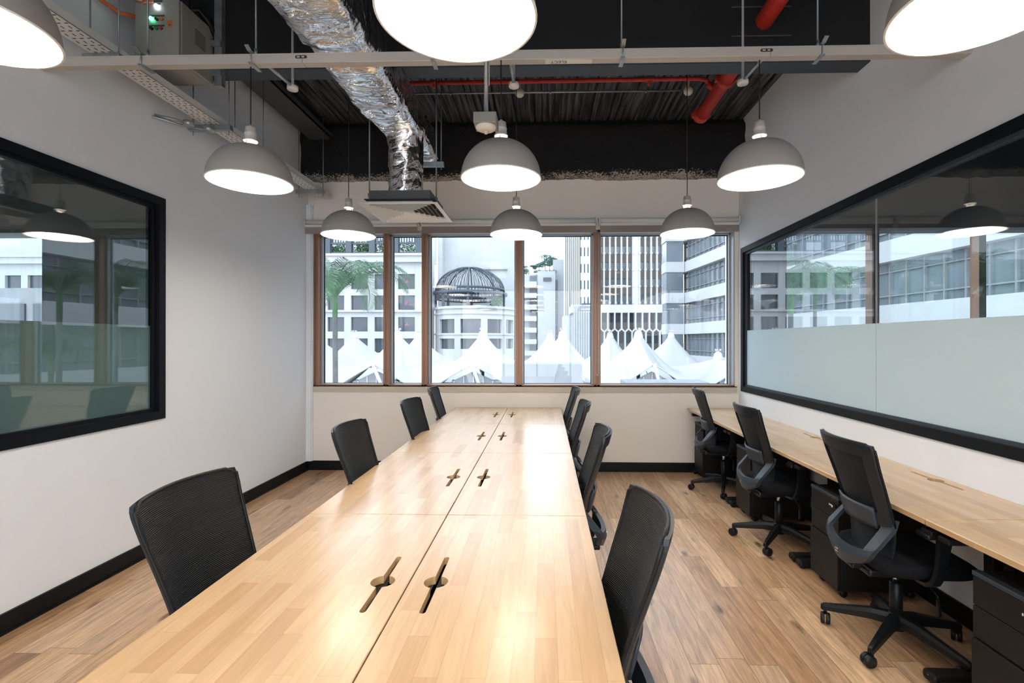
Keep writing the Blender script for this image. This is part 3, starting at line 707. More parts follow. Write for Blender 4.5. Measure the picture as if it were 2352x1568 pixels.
for i, xh in enumerate((-2.19, -1.585, -.60, .41, 1.45)):
    h = thing('trunking_hanger', 'zinc hanger rod and clips holding the trunking, %s from the left' % ('first', 'second', 'third', 'fourth', 'fifth')[i], 'hanger', (xh, 2.626, TZ0), 0, 'trunking hangers')
    obj('rod', MB().tube([(.0, .012, .075), (.0, .012, ZC-TZ0)], .005, 8), M['rod'], h)
    sx = 1 if xh > 0 else -1
    mb = MB().bar((0, -.05, .056), (0, .05, .056), .022, .004); mb.bar((0, -.05, .058), (0, -.075, .072), .022, .004, (0, 0, 1)); mb.tube([(0, .012, .056), (0, .012, .10)], .008, 6)
    obj('top_clip', mb, M['galv'], h)
    mb = MB().bar((0, -.045, -.004), (0, .05, -.004), .022, .004); mb.tube([(0, -.034, -.012), (0, -.034, .06)], .003, 6); obj('bottom_clip', mb, M['galv'], h)
for i, xb in enumerate((-1.545, -.19, 1.18)):
    h = thing('conduit_drop', 'short grey conduit stub ending in a round junction box behind the trunking, %s one' % nm[i], 'conduit', (xb, 0, 0), 0, 'conduit stubs behind the trunking')
    obj('conduit', MB().tube([(0, TY1, 3.035), (0, 2.93, 3.06)], .010, 10), M['galv'], h)
    obj('junction_box', MB().lathe([(.0, 3.040), (.030, 3.040), (.032, 3.044), (.032, 3.062), (.008, 3.066), (.006, ZC), (0, ZC)], (0, 2.95, 0), 20), M['white_plastic'], h)
# perforated cable tray on the left
TXa, TXb, TZ = -2.634, -2.491, 3.17
t = thing('cable_tray', 'long white perforated cable tray hung along the top of the left wall', 'cable tray', (0, 0, 0))
mb = MB(); mb.box(TXa, TXb, -2.5, 5.6, TZ, TZ+.003); mb.box(TXa, TXa+.002, -2.5, 5.6, TZ, TZ+.05); mb.box(TXb-.002, TXb, -2.5, 5.6, TZ, TZ+.05)
y = .6; k = 0; mb.cur = 1
while y < 5.58:
    for q in range(3):
        xq = TXa+.030+q*.042 + (.012 if k % 2 else 0)
        if k % 2 == 0: mb.box(xq-.003, xq+.003, y, y+.020, TZ-.0006, TZ)
        else: mb.box(xq-.010, xq+.010, y+.006, y+.012, TZ-.0006, TZ)
    y += .032; k += 1
obj('body', mb, [M['tray'], M['hole']], t)
for i, (yb, xa, xb) in enumerate(((2.78, -2.68, -2.46), (3.71, -2.75, -2.42), (4.17, -2.72, -2.42), (5.31, -2.74, -2.42), (1.6, -2.7, -2.44))):
    h = thing('tray_bracket', 'grey strut with threaded rods under the cable tray, %s' % ('second from the camera', 'below the control box', 'behind the middle left pendant', 'farthest by the window', 'nearest the camera')[i], 'bracket', (0, yb, TZ), 0, 'cable tray brackets')
    mb = MB().box(xa, xb, -.02, .02, -.041, -.001); obj('strut', mb, M['galv'], h)
    for xr in (xa+.03, xb-.02):
        obj('rod', MB().tube([(xr, 0, -.075), (xr, 0, ZC-TZ)], .0042, 6), M['rod'], h)
t = thing('conduit_boxes', 'two round grey conduit boxes with pipes entering the left wall under the tray', 'conduit', (0, 0, 0))
mb = MB()
for yy, xq in ((3.56, -2.645), (3.66, -2.56)):
    mb.lathe([(0, 3.10), (.035, 3.10), (.035, 3.135), (0, 3.135)], (xq, yy, 0), 18)
obj('boxes', mb, M['galv'], t)
obj('pipes', MB().tube([(WL, 3.42, 3.12), (-2.68, 3.50, 3.117), (-2.645, 3.56, 3.117)], .009, 8).tube([(WL, 3.40, 3.10), (-2.70, 3.56, 3.108), (-2.56, 3.66, 3.112)], .009, 8), M['galv'], t)
# control panel
BX0, BX1, BY0, BY1, BZ0, BZ1 = -2.625, -2.335, 3.06, 3.385, 3.305, 3.69
t = thing('control_panel', 'grey electrical control box with lit green and white lamps near the left wall', 'control box', (0, 0, 0))
mb = MB().cbox(BX0, BX1, BY0+.02, BY1, BZ0, BZ1, .006); mb.box(BX0+.02, BX1-.02, BY0+.06, BY1-.03, BZ0-.004, BZ0); obj('enclosure', mb, M['panel_grey'], t)
dr = obj('door', MB().cbox(BX0+.002, BX1-.004, BY0, BY0+.018, BZ0+.004, BZ1-.002, .004), M['panel_grey'], t)
mb = MB()
for q in range(8): mb.box(BX1, BX1+.0015, BY0+.14, BY0+.24, 3.49+q*.0135, 3.494+q*.0135)
obj('vent_slots', mb, M['hole'], t)
def btn(x, z, m, r=.0095, l=.014, name='indicator_lamp'):
    obj(name, MB().tube([(x, BY0, z), (x, BY0-l, z)], r, 16), m, dr)
gl = emis('green_indicator', (.05, 1, .45), 5); wl_ = emis('white_indicator', (.8, .88, 1), 7)
btn(-2.478, 3.640, wl_, .012); btn(-2.512, 3.561, gl, .0115)
btn(-2.478, 3.558, plain('dark_red_lens', (.06, .01, .008), .3)); btn(-2.446, 3.560, plain('amber_lens', (.5, .15, .03), .3))
btn(-2.512, 3.500, M['black_plastic'], .010, .02, 'selector_switch'); btn(-2.480, 3.500, plain('green_button', (.03, .16, .07), .4), name='push_button'); btn(-2.450, 3.500, plain('red_button', (.4, .03, .02), .4), name='push_button')
mb = MB().box(-2.502, -2.445, BY0-.001, BY0, 3.668, 3.682).box(-2.494, -2.458, BY0-.001, BY0, 3.653, 3.664).box(-2.525, -2.432, BY0-.001, BY0, 3.577, 3.588).box(-2.522, -2.432, BY0-.001, BY0, 3.514, 3.525)
obj('name_plates', mb, M['hole'], dr)
obj('orange_sticker', MB().box(-2.412, -2.380, BY0-.001, BY0, 3.510, 3.553), M['orange'], dr)
obj('sticker_mark', MB().box(-2.402, -2.393, BY0-.002, BY0-.001, 3.519, 3.525).box(-2.399, -2.396, BY0-.002, BY0-.001, 3.525, 3.530), M['hole'], dr)
obj('orange_banner', MB().box(-2.573, -2.506, BY0-.001, BY0, 3.656, 3.682), M['orange'], dr)
text_mesh('banner_lettering', 'Gathergates', .0145, M['white'], dr, frame_mat((1, 0, 0), (0, 0, 1), (-2.539, BY0-.0015, 3.669)))
o = tag(obj('strut_post', MB().box(-2.315, -2.262, 3.36, 3.40, 3.29, ZC).box(-2.335, -2.262, 3.345, 3.36, 3.56, 3.60).box(-2.335, -2.262, 3.345, 3.36, 3.36, 3.40), M['galv']), 'galvanised upright channel post beside the control box', 'post')
mb = MB().tube([(-2.60, 3.2, 3.71), (-2.52, 3.22, 3.74), (-2.42, 3.24, 3.73), (-2.36, 3.27, 3.76), (-2.335, 3.33, 3.72), (-2.325, 3.38, 3.65)], .018, 10)
mb.tube([(-2.42, 3.22, 3.69), (-2.40, 3.23, 3.80), (-2.44, 3.25, ZC)], .018, 10)
tag(obj('flexible_hose', mb, M['black_plastic']), 'black ribbed flexible hose looped over the control box', 'hose')
mb = MB().tube([(WL+.02, 2.6, 3.66), (WL+.02, 2.9, 3.63), (-2.72, 3.05, 3.60), (-2.62, 3.10, 3.60)], .012, 10).tube([(WL+.03, 2.7, 3.72), (-2.73, 2.95, 3.675), (-2.56, 3.04, 3.67)], .011, 10).tube([(WL+.015, 1.6, 3.80), (WL+.015, 2.2, 3.70), (WL+.015, 2.65, 3.66)], .010, 8)
tag(obj('orange_conduit', mb, M['orange']), 'orange conduits running along the left wall into the control box', 'conduit')
# duct
t = thing('air_duct', 'crinkled silver foil wrapped air duct running towards the window', 'duct', (0, 0, 0))
mb = MB(); mb.smooth = True; rings = []; n = 72
for k in range(150):
    Y = -1.0+k*(4.53+1.0)/149
    xl = -1.365 + (max(0, Y-3.45)/.6)**1.5*.06 if Y < 4.05 else -1.305+(Y-4.05)*.25
    xr = -1.0; zb = 3.165 + (.03 if 2.86 < Y < 2.95 else 0); zt = 3.45; cx, cz = (xl+xr)/2, (zb+zt)/2; hx, hz = (xr-xl)/2, (zt-zb)/2
    if Y < 2.72: hx += .012; hz += .012
    pinch = 1 - (.035 if abs(Y-2.76) < .03 or abs(Y-3.5) < .02 else 0)
    ring = []
    for j in range(n):
        a = 2*PI*j/n; e = 2/5.5; c = math.cos(a); s_ = math.sin(a)
        px = math.copysign(abs(c)**e, c); pz = math.copysign(abs(s_)**e, s_)
        d = .010*noise.noise(Vector((px*3, Y*5, pz*3))) + .007*noise.noise(Vector((px*7, Y*16, pz*7)))
        ring.append((cx+px*(hx*pinch+d), Y, cz+pz*(hz*pinch+d)))
    rings.append(ring)
mb.loft(rings); obj('main_run', mb, M['foil'], t)
mb = MB(); mb.smooth = True; rings = []
for k in range(40):
    z = 2.66+k*.58/39; r = .137 + (.03*max(0, (z-3.05)/.19)**2); ring = []
    for j in range(48):
        a = 2*PI*j/48; d = .012*noise.noise(Vector((math.cos(a)*2, math.sin(a)*2, z*9))) + .008*noise.noise(Vector((math.cos(a)*5, math.sin(a)*5, z*22)))
        ring.append((-1.147+(r+d)*math.cos(a), 3.99+(r+d)*math.sin(a), z))
    rings.append(ring)
mb.loft(rings); obj('drop_neck', mb, M['foil'], t)
mb = MB()
for Y in (3.42, 4.12): mb.box(-1.372, -.992, Y, Y+.04, 3.158, 3.162) if False else None
for i, Y in enumerate((4.46, 1.9)):
    h = thing('duct_support', 'strut and threaded rods carrying the foil duct, %s' % ('at its far end', 'near the camera')[i], 'bracket', (0, Y, 0), 0, 'duct supports')
    obj('strut', MB().box(-1.44, -.93, -.02, .02, 3.105, 3.146), M['galv'], h)
    for xr in (-1.42, -.955): obj('rod', MB().tube([(xr, 0, 3.08), (xr, 0, ZC)], .005, 6), M['rod'], h)
# diffuser
dx, dy, dz, dh = -1.124, 3.99, 2.555, .305
t = thing('ceiling_diffuser', 'square white louvred air diffuser hanging below the foil duct', 'air diffuser', (dx, dy, dz))
def sqring(mb, r0, z0, r1, z1, th=.0015):
    for k in range(4):
        a = k*PI/2; c, s = math.cos(a), math.sin(a)
        def P(x, y, z): return (x*c-y*s, x*s+y*c, z)
        mb.add([P(-r0, -r0, z0), P(r0, -r0, z0), P(r1, -r1, z1), P(-r1, -r1, z1), P(-r0, -r0, z0+th), P(r0, -r0, z0+th), P(r1, -r1, z1+th), P(-r1, -r1, z1+th)],
               [(0,1,2,3), (4,7,6,5), (0,4,5,1), (3,2,6,7)])
mb = MB(); sqring(mb, dh, 0, dh-.03, -.001, .003); sqring(mb, dh, .003, dh-.03, .012); obj('flange', mb, M['diffuser'], t)
mb = MB(); r = dh-.032
while r > .035: sqring(mb, r, .000, r-.018, .026); r -= .0355
mb.box(-.02, .02, -.02, .02, .002, .004); obj('louvres', mb, M['diffuser'], t)
obj('backing', MB().box(-.27, .27, -.27, .27, .040, .044), M['hole'], t)
mb = MB().box(-.235, .235, -.235, .235, .045, .118); obj('plenum_box', mb, M['dark_metal'], t)
for i, (x, y) in enumerate(((-1.39, 3.83), (-.885, 3.95))):
    h = tag(obj('threaded_rod', MB().tube([(x, y, 2.57), (x, y, ZC)], .0055, 8).tube([(x, y, 2.64), (x, y, 2.67)], .012, 6), M['rod']), 'steel threaded rod holding the air diffuser on its %s side' % ('left', 'right')[i], 'rod', 'diffuser rods')
# sprinkler pipes
t = thing('sprinkler_main', 'thick red sprinkler pipe passing through the black beam, with collared end', 'pipe', (0, 0, 0))
obj('pipe', MB().tube([(1.50, -1, 3.71), (1.50, 3.0, 3.71), (1.53, 4.84, 3.71)], .060, 24), M['red'], t)
for Y in (4.15, 4.80):
    mb = MB().tube([(1.518, Y-.025, 3.71), (1.519, Y+.025, 3.71)], .076, 24); mb.box(1.43, 1.455, Y-.02, Y+.02, 3.69, 3.73); mb.box(1.58, 1.605, Y-.02, Y+.02, 3.69, 3.73); obj('coupling', mb, M['red'], t)
tag(obj('pipe_sleeve_frame', MB().box(1.28, 1.69, 3.392, 3.400, 3.60, 3.606).box(1.28, 1.69, 3.392, 3.400, 3.80, 3.806), M['dark_metal']), 'thin dark metal bars framing the hole for the red pipe in the beam', 'bracket')
t = thing('sprinkler_branch', 'thin red sprinkler branch pipe crossing below the deck to the thick pipe', 'pipe', (0, 0, 0))
obj('pipe', MB().tube([(-1.7, 4.38, 3.83), (1.36, 4.36, 3.83), (1.43, 4.36, 3.815), (1.455, 4.36, 3.77)], .018, 12).tube([(1.44, 4.36, 3.78), (1.50, 4.36, 3.73)], .027, 12), M['red'], t)
for xq in (-1.0, .92): obj('tee', MB().tube([(xq-.03, 4.37, 3.83), (xq+.03, 4.37, 3.83)], .023, 10).tube([(xq, 4.37, 3.83), (xq, 4.37, 3.78)], .014, 8), M['red'], t)
t = thing('white_conduit', 'thin white conduit crossing below the deck in front of the black foam', 'conduit', (0, 0, 0))
obj('pipe', MB().tube([(-1.3, 4.62, 3.86), (1.27, 4.62, 3.86)], .0095, 8), M['galv'], t)
for xq in (-.9, .05, .95): obj('clip', MB().box(xq-.006, xq+.006, 4.605, 4.635, 3.845, ZC), M['galv'], t)
for i, (xq, yq) in enumerate(((-.24, 4.58), (1.33, 4.58))):
    tag(obj('smoke_detector', MB().lathe([(0, 3.80), (.025, 3.80), (.04, 3.815), (.043, 3.845), (.03, 3.86), (.02, 3.87), (.012, 3.88), (.012, ZC), (0, ZC)], (xq, yq, 0), 20), M['white_plastic']), 'small round white detector below the deck, %s one' % ('left', 'right')[i], 'detector', 'small white detectors')
# ceiling rods hanging in the room
for i, (xr, yr, zb) in enumerate(((-2.06, 2.85, 3.1),)):
    pass
# PIR sensor box
t = thing('motion_sensor', 'white round sensor under a square grey box hanging on a conduit', 'sensor', (-.277, 2.28, 0))
obj('stem', MB().tube([(0, 0, 2.55), (0, 0, ZC)], .010, 10).tube([(.014, 0, 2.70), (.014, 0, ZC)], .004, 6), M['galv'], t)
obj('box', MB().cbox(-.053, .053, -.053, .053, 2.505, 2.555, .004), M['panel_grey'], t)
obj('sensor_head', MB().lathe([(0, 2.482), (.018, 2.483), (.040, 2.490), (.048, 2.500), (.048, 2.505), (0, 2.505)], (0, -.005, 0), 24), M['white_plastic'], t)
obj('lens', MB().lathe([(0, 2.470), (.008, 2.472), (.014, 2.483), (0, 2.484)], (0, -.005, 0), 14), M['ceramic'], t)
# roller blinds
for i, (a, b) in enumerate(((-2.785, -1.455), (-1.43, .585), (.612, 2.20))):
    t = thing('roller_blind', 'rolled up blind with taupe fabric above the window, %s one' % ('narrow left', 'wide middle', 'right')[i], 'blind', (0, 0, 0), 0, 'roller blinds')
    Yb = 5.60
    obj('tube', MB().tube([(a+.015, Yb, 2.885), (b-.015, Yb, 2.885)], .028, 18), M['blind_white'], t)
    for xq in (a, b-.012): obj('end_bracket', MB().box(xq, xq+.012, Yb-.028, YB, 2.845, 2.922), M['blind_white'], t)
    obj('bottom_bar', MB().cbox(a+.01, b-.01, Yb-.03, Yb-.012, 2.822, 2.850, .004), M['blind_white'], t)
    obj('fabric', MB().box(a+.012, b-.012, Yb-.024, Yb-.020, 2.745, 2.824), M['blind_fabric'], t)
    if i < 2:
        xq = b+.0; zb = (2.62, 1.12)[i]
        P = [(xq-.010, Yb-.035, 2.87), (xq-.010, Yb-.035, zb+.02), (xq-.004, Yb-.035, zb), (xq+.010, Yb-.035, zb), (xq+.016, Yb-.035, zb+.02), (xq+.016, Yb-.035, 2.87)]
        obj('pull_chain', MB().tube(P, .0022, 5), M['blind_white'], t)

# ================================================================== outside
f_, px_, py_, yaw_ = 1122.94, 1224.89, 782.3, .0246
def PX_(x, Y): return ((x-px_)/f_ - yaw_)*Y
def PZ_(y, Y): return HC + (py_-y)/f_*Y
EX = {}
EX['cream'] = plain('white_render', (.42, .435, .45), .8, var=.05, vscale=.4)
EX['concrete'] = plain('pale_concrete', (.34, .36, .385), .85, var=.08, vscale=.6)
EX['fin'] = plain('white_fins', (.46, .475, .49), .8)
EX['spandrel'] = plain('taupe_spandrel', (.13, .11, .10), .7)
EX['glass'] = plain('dark_window_glass', (.045, .06, .08), .15, spec=.5)
EX['glass2'] = plain('pale_curtain_glass', (.13, .16, .185), .2, spec=.5, var=.3, vscale=.35)
EX['tent'] = plain('white_membrane', (.34, .345, .35), .6)
EX['trellis'] = plain('dark_trellis', (.05, .065, .085), .6)
EX['leaf'] = plain('palm_leaf', (.04, .105, .05), .5, var=.45, vscale=3)
EX['leaf2'] = plain('shrub_leaf', (.05, .13, .05), .7, var=.4, vscale=2)
EX['far_leaf'] = plain('hazy_tree_leaf', (.12, .20, .17), .8, var=.3, vscale=.5)
EX['trunk'] = plain('grey_palm_trunk', (.09, .10, .10), .9, var=.2, vscale=8)
EX['greyc'] = plain('grey_concrete', (.20, .215, .235), .85, var=.12, vscale=1.5)
tag_s = struct('ground', MB().box(-150, 150, 6.2, 260, -14.2, -14), plain('pale_street', (.35, .36, .37), .9))

# --- tensile roof canopies
def make_canopy(cx, wd, y0, yp, y1, zp, label, arch=1.6):
    t = thing('tensile_canopy', label, 'canopy', (cx, yp, 0), 0, 'white tensile tent roofs')
    hx = wd/2; zv = -1.35
    def bd(a):
        c, s = math.cos(a), math.sin(a); hy = (y1-yp) if s > 0 else (yp-y0)
        k = min(hx/abs(c) if abs(c) > 1e-6 else 1e9, hy/abs(s) if abs(s) > 1e-6 else 1e9)
        x, y = c*k, s*k; z = -.12
        if y < 0: z = -.12 - 1.1*(abs(y)/(yp-y0))**2.2
        if abs(y + (yp-y0)) < .01: z = -1.22 + arch*max(0, 1-abs(x/hx))**.8
        return x, y, z
    mb = MB(); mb.smooth = True; NA, NR = 96, 16; rings = []
    for i in range(NR+1):
        k = i/NR; ring = []
        for j in range(NA):
            a = 2*PI*j/NA; bx, by, bz = bd(a); r0 = .28
            x = math.cos(a)*r0*(1-k)+bx*k; y = math.sin(a)*r0*(1-k)+by*k
            z = bz + (zp-.45-bz)*(1-k)**1.6 - .05*math.cos(a*12)*k*(1-k)
            ring.append((x, y, z))
        rings.append(ring)
    mb.loft(rings, True, False); obj('membrane', mb, EX['tent'], t)
    mb = MB(); yy = y0-yp+.45; top = []
    for q in range(21):
        x = -hx*.78+q*hx*.078; top.append((x, -1.35 + arch*.85*max(0, 1-abs(x/hx))**.8))
    for (xa, za), (xb, zb_) in zip(top, top[1:]): mb.add([(xa, yy, -1.9), (xb, yy, -1.9), (xb, yy, zb_), (xa, yy, za), (xa, yy+.08, -1.9), (xb, yy+.08, -1.9), (xb, yy+.08, zb_), (xa, yy+.08, za)], [(0,1,2,3), (7,6,5,4), (3,2,6,7)])
    gz = obj('arch_glazing', mb, EX['greyc'], t)
    mb = MB()
    for q in range(1, 8):
        x = -hx*.78+q*hx*.195; mb.box(x-.03, x+.03, yy-.05, yy, -1.9, -1.38+arch*.85*max(0, 1-abs(x/hx))**.8)
    mb.box(-hx*.7, hx*.7, yy-.05, yy, -1.1, -1.03); obj('glazing_bars', mb, EX['concrete'], gz)
    mb = MB().lathe([(.30, zp-.47), (.27, zp-.42), (.20, zp-.12), (.12, zp-.05), (.05, zp-.03), (.05, zp+.02), (0, zp+.02)], n=20)
    for k in range(5):
        a = k*2*PI/5; mb.tube([(.05*math.cos(a), .05*math.sin(a), zp-.02), (.17*math.cos(a), .17*math.sin(a), zp+.06), (.14*math.cos(a), .14*math.sin(a), zp+.12)], .025, 6)
    obj('peak_cap', mb, EX['fin'], t)
    mb = MB().tube([(.0, y0-yp-.15, zv+1.75), (.7, y0-yp+.6, -1.85)], .09, 8); mb.tube([(0, 0, zp-.3), (0, 0, -1.85)], .1, 8); obj('mast', mb, EX['fin'], t)
    mb = MB().tube([bd(-PI/2 + (k/12-.5)*2*math.atan(hx/(yp-y0))) for k in range(13)], .05, 6); obj('edge_cable', mb, EX['concrete'], t)
    return t
cd = ['far left behind the palm', 'second from left behind the narrow pane', 'third from left, below the dome', 'centre right behind the grey wall', 'right, below the ribbed office block', 'far right at the window edge']
for k, (cx, wd) in enumerate(((-13.3, 4.9), (-8.5, 4.8), (-3.6, 5.0), (1.0, 4.4), (5.3, 4.4), (9.8, 4.8))):
    make_canopy(cx, wd, 24.0, 28, 32, PZ_(756, 28)-(.1 if k in (0, 5) else 0) - (1.1 if k == 5 else 0), 'white tent roof canopy in the front row, %s' % cd[k])
bd2 = ['far left', 'behind the narrow pane', 'left of centre', 'right of centre', 'behind the ribbed block canopy', 'far right']
for k, (cx, wd) in enumerate(((-14.2, 4.8), (-9.4, 4.7), (-4.5, 4.9), (.35, 4.6), (4.75, 4.2), (9.2, 4.6))):
    make_canopy(cx, wd, 32.05, 36, 40, PZ_(760, 36), 'white tent roof canopy in the back row, %s' % bd2[k], 0)
tag(obj('market_hall', MB().box(-16, 12.5, 26.2, 39, -10, -1.9), EX['greyc']), 'grey hall under the tent roofs', 'building')
t = thing('glazed_gallery', 'grey glazed gallery under the front edge of the tents', 'building', (0, 0, 0))
obj('wall', MB().box(-15.8, 12, 24.9, 26.1, -10, -1.26), EX['greyc'], t)
mb = MB()
for k in range(46): mb.box(-15.5+k*.6, -15.05+k*.6, 24.86, 24.9, -1.8, -1.32)
obj('window_strip', mb, EX['glass'], t)
tag(obj('concrete_parapet', MB().box(PX_(1152, 15), PX_(1337, 15), 15, 16.2, -13.9, PZ_(834, 15)), EX['greyc']), 'plain grey concrete block in front of the tents', 'wall')
tag(obj('corrugated_roof', MB().box(PX_(1437, 13), PX_(1626, 13), 13, 14.0, PZ_(884, 13)-1.5, PZ_(875, 13)), EX['greyc']), 'low grey corrugated roof at the bottom right of the window', 'roof')

# --- palms
def frond_mesh(L, droop, seed):
    rnd = random.Random(seed); mb = MB(); pts = []; n = 26
    ang = math.radians(66); p = Vector((0, 0, 0)); dirs = []
    for i in range(n+1):
        pts.append(p.copy()); d = Vector((math.cos(ang), 0, math.sin(ang))); dirs.append(d); p += d*L/n; ang -= math.radians(droop)/n*(.4+1.3*i/n)
    mb.tube(pts[::2], [.022*(1-i/13*.8) for i in range(len(pts[::2]))], 5)
    for i in range(3, n+1):
        for sub in range(3):
            k = (i+sub/3)/n
            if k > 1: continue
            c = pts[i].lerp(pts[min(n, i+1)], sub/3); d = dirs[min(i, n)]; up = Vector((-d.z, 0, d.x))
            ll = L*.27*math.sin(PI*min(1, k*.85+.12))**.7*(.85+.3*rnd.random())
            for s in (-1, 1):
                o = (d*.75 + Vector((0, s*1.0, 0)) + up*(.25-.2*rnd.random())).normalized(); w = .011
                q1 = c+o*ll*.5; q2 = q1+(o+Vector((0, 0, -.9))).normalized()*ll*.5
                mb.add([c-d*w*.4, c+d*w*.4, q1+d*w*.8, q1-d*w*.8, q2], [(0, 1, 2, 3), (3, 2, 4)])
    return mb
fr = [frond_mesh(2.1, 125, 1).build('frond', EX['leaf'], None, False), frond_mesh(1.9, 165, 2).build('frond', EX['leaf'], None, False), frond_mesh(2.05, 210, 3).build('frond', EX['leaf'], None, False)]
def palm(x, y, zc, sc, label, seed, base=-13.9, nf=13):
    rnd = random.Random(seed); t = thing('palm_tree', label, 'palm tree', (x, y, base), 0, 'palm trees outside')
    h = zc-base; mb = MB().tube([(0, 0, 0), (.05, 0, h*.5), (0, 0, h-.45), (0, 0, h-.1)], [.09, .07, .055, .05], 10); obj('trunk', mb, EX['trunk'], t)
    obj('crownshaft', MB().tube([(0, 0, h-.5), (0, 0, h-.2), (0, 0, h+.15)], [.055, .06, .03], 10), EX['leaf2'], t)
    for k in range(nf):
        src = fr[k % 3]; c = src.copy(); C.objects.link(c); c.parent = t
        c.location = (0, 0, h-.05); s = sc*(.85+.3*rnd.random()); c.scale = (s, s, s)
        c.rotation_euler = (0, rnd.uniform(-.2, .25), k*2.399+rnd.uniform(-.25, .25))
palm(-4.78, 11.0, 2.55, 1.0, 'tall palm tree with drooping green fronds outside the left pane', 5)
palm(-8.3, 13.0, 2.6, 1.1, 'palm tree beyond the left edge of the window, reflected in the right glass', 6)
palm(-11.6, 22.0, 3.2, 1.5, 'larger palm far left outside, reflected in the right glass', 7)
palm(5.35, 10.8, 2.6, .72, 'palm tree beyond the right edge of the window, reflected in the left glass', 8)
palm(8.7, 16.0, 3.0, 1.0, 'farther palm on the right, reflected in the left glass', 9)
palm(7.2, 12.4, 1.0, .8, 'short palm on the right, reflected low in the left glass', 10)
for o in fr: bpy.data.objects.remove(o)

# --- leaf clusters
def leaves(mb, c, rad, n, size, rnd):
    for k in range(n):
        v = Vector((rnd.gauss(0, 1), rnd.gauss(0, 1), rnd.gauss(0, 1))).normalized()*rnd.random()**.4
        p = Vector(c)+Vector((v.x*rad[0], v.y*rad[1], v.z*rad[2]))
        a = Vector((rnd.gauss(0, 1), rnd.gauss(0, 1), rnd.gauss(0, 1))).normalized()*size; b = a.cross(Vector((rnd.gauss(0, 1), rnd.gauss(0, 1), rnd.gauss(0, 1)))).normalized()*size*.6
        mb.add([p-a, p+b, p+a, p-b], [(0, 1, 2, 3)])

# --- hotel on the left
D = 65.; t = thing('hotel_building', 'white hotel with rows of square dark windows behind the palm tree', 'building', (0, 0, 0))
hx0, hx1 = -92, PX_(985, D)
mb = MB(); ztop = PZ_(580, D)
cols = []; x = PX_(931.5, D); pitch = 55*D/f_
while x > hx0+2: cols.append(x); x -= pitch
rowsY = [(626, 661), (675.5, 709), (725.5, 759), (775, 808), (825, 858)]
ww = 19.5*D/f_
mb.box(hx0, hx1, D+.6, D+3, -14, ztop)
zs = [ztop] + [PZ_(v, D) for r in rowsY for v in r] + [-14]
for i in range(0, len(zs), 2): mb.box(hx0, hx1, D, D+.6, zs[i+1], zs[i])
for i in range(1, len(zs)-1, 2):
    prev = hx1
    for c in cols: mb.box(c+ww, prev, D, D+.6, zs[i+1], zs[i]); prev = c-ww
    mb.box(hx0, prev, D, D+.6, zs[i+1], zs[i])
obj('wall', mb, EX['cream'], t)
mb = MB().box(hx0, hx1+.3, D-.7, D, PZ_(600, D), PZ_(597, D)).box(hx0, hx1+.3, D-.5, D, PZ_(597, D), ztop-.3).box(hx0, hx1+.3, D-.8, D, ztop-.3, ztop)
mb.box(hx0, hx1, D-.4, D, PZ_(714, D), PZ_(711, D)); obj('cornice', mb, EX['cream'], t)
cnt = 0
for i in range(1, len(zs)-1, 2):
    for c in cols[:19]:
        w_ = obj('window', MB().box(c-ww, c+ww, D+.35, D+.45, zs[i+1], zs[i]), EX['glass'], t)
for i in (1, 3, 5):
    zc = (zs[i]+zs[i+1])/2; xc = cols[0]
    obj('red_sign', MB().box(xc-.28, xc+.28, D+.30, D+.34, zc-.12, zc-.03).add([(xc-.15, D+.30, zc), (xc+.15, D+.30, zc), (xc, D+.30, zc+.25)], [(0, 1, 2)]), plain('faded_red', (.45, .08, .12), .6), t)
# panel joints on the hotel: thin lines
mb = MB()
for c in cols[:12]:
    for s in (-1, 1): mb.box(c+s*ww-.03, c+s*ww+.03, D-.01, D, PZ_(626, D), PZ_(600, D))
obj('panel_joints', mb, EX['concrete'], t)
# roof terrace trellis
t = thing('roof_trellis', 'dark timber pergola on the hotel terrace', 'pergola', (0, 0, 0))
mb = MB(); pz0, pz1 = ztop, PZ_(525, D)
xq = PX_(966, D); posts = [PX_(q, D) for q in (905, 959, 850, 795, 745, 690, 636, 580)]
for p in posts: obj('post', MB().box(p-.45, p+.35, D+.2, D+1.0, pz0, pz1), EX['trellis'], t)
mb = MB(); xa = posts[-1]
while xa < posts[1]: mb.box(xa, xa+.14, D+.5, D+.6, PZ_(552, D), pz1+.5); xa += .36
mb.box(posts[-1], posts[1], D+.4, D+.7, PZ_(555, D), PZ_(551, D)); mb.box(posts[-1], posts[1], D+.4, D+.7, PZ_(579, D), PZ_(574, D)); obj('slats', mb, EX['trellis'], t)
rnd = random.Random(3)
tag(obj('terrace_backdrop', MB().box(hx0, hx1-1.2, D+9, D+9.5, ztop, ztop+8), EX['cream']), 'white set back upper wall behind the hotel terrace', 'wall')
for i, (cx, w_, hh) in enumerate(((770, 1.6, 1.8), (815, 1.0, 2.0), (833, .8, 2.0), (872, 1.2, 2.2), (930, 2.2, 1.8), (748, 1.0, 1.2))):
    s = MB(); leaves(s, (0, 0, hh*.55), (w_, .8, hh*.6), 500, .14, rnd)
    o = s.build('terrace_shrub', EX['leaf2']); o.location = (PX_(cx, D), D+1.8, ztop)
    tag(o, 'green shrub on the hotel terrace, %s' % ('above the palm', 'left of centre', 'slim one beside the post', 'right of the wide pane', 'in the narrow pane', 'leftmost'[0:8])[i], 'shrub', 'shrubs on the hotel terrace')
tag(obj('hedge', MB().box(PX_(740, D), PX_(900, D), D+.5, D+1.0, ztop, PZ_(573, D)), EX['leaf2']), 'clipped green hedge along the hotel terrace edge', 'hedge')
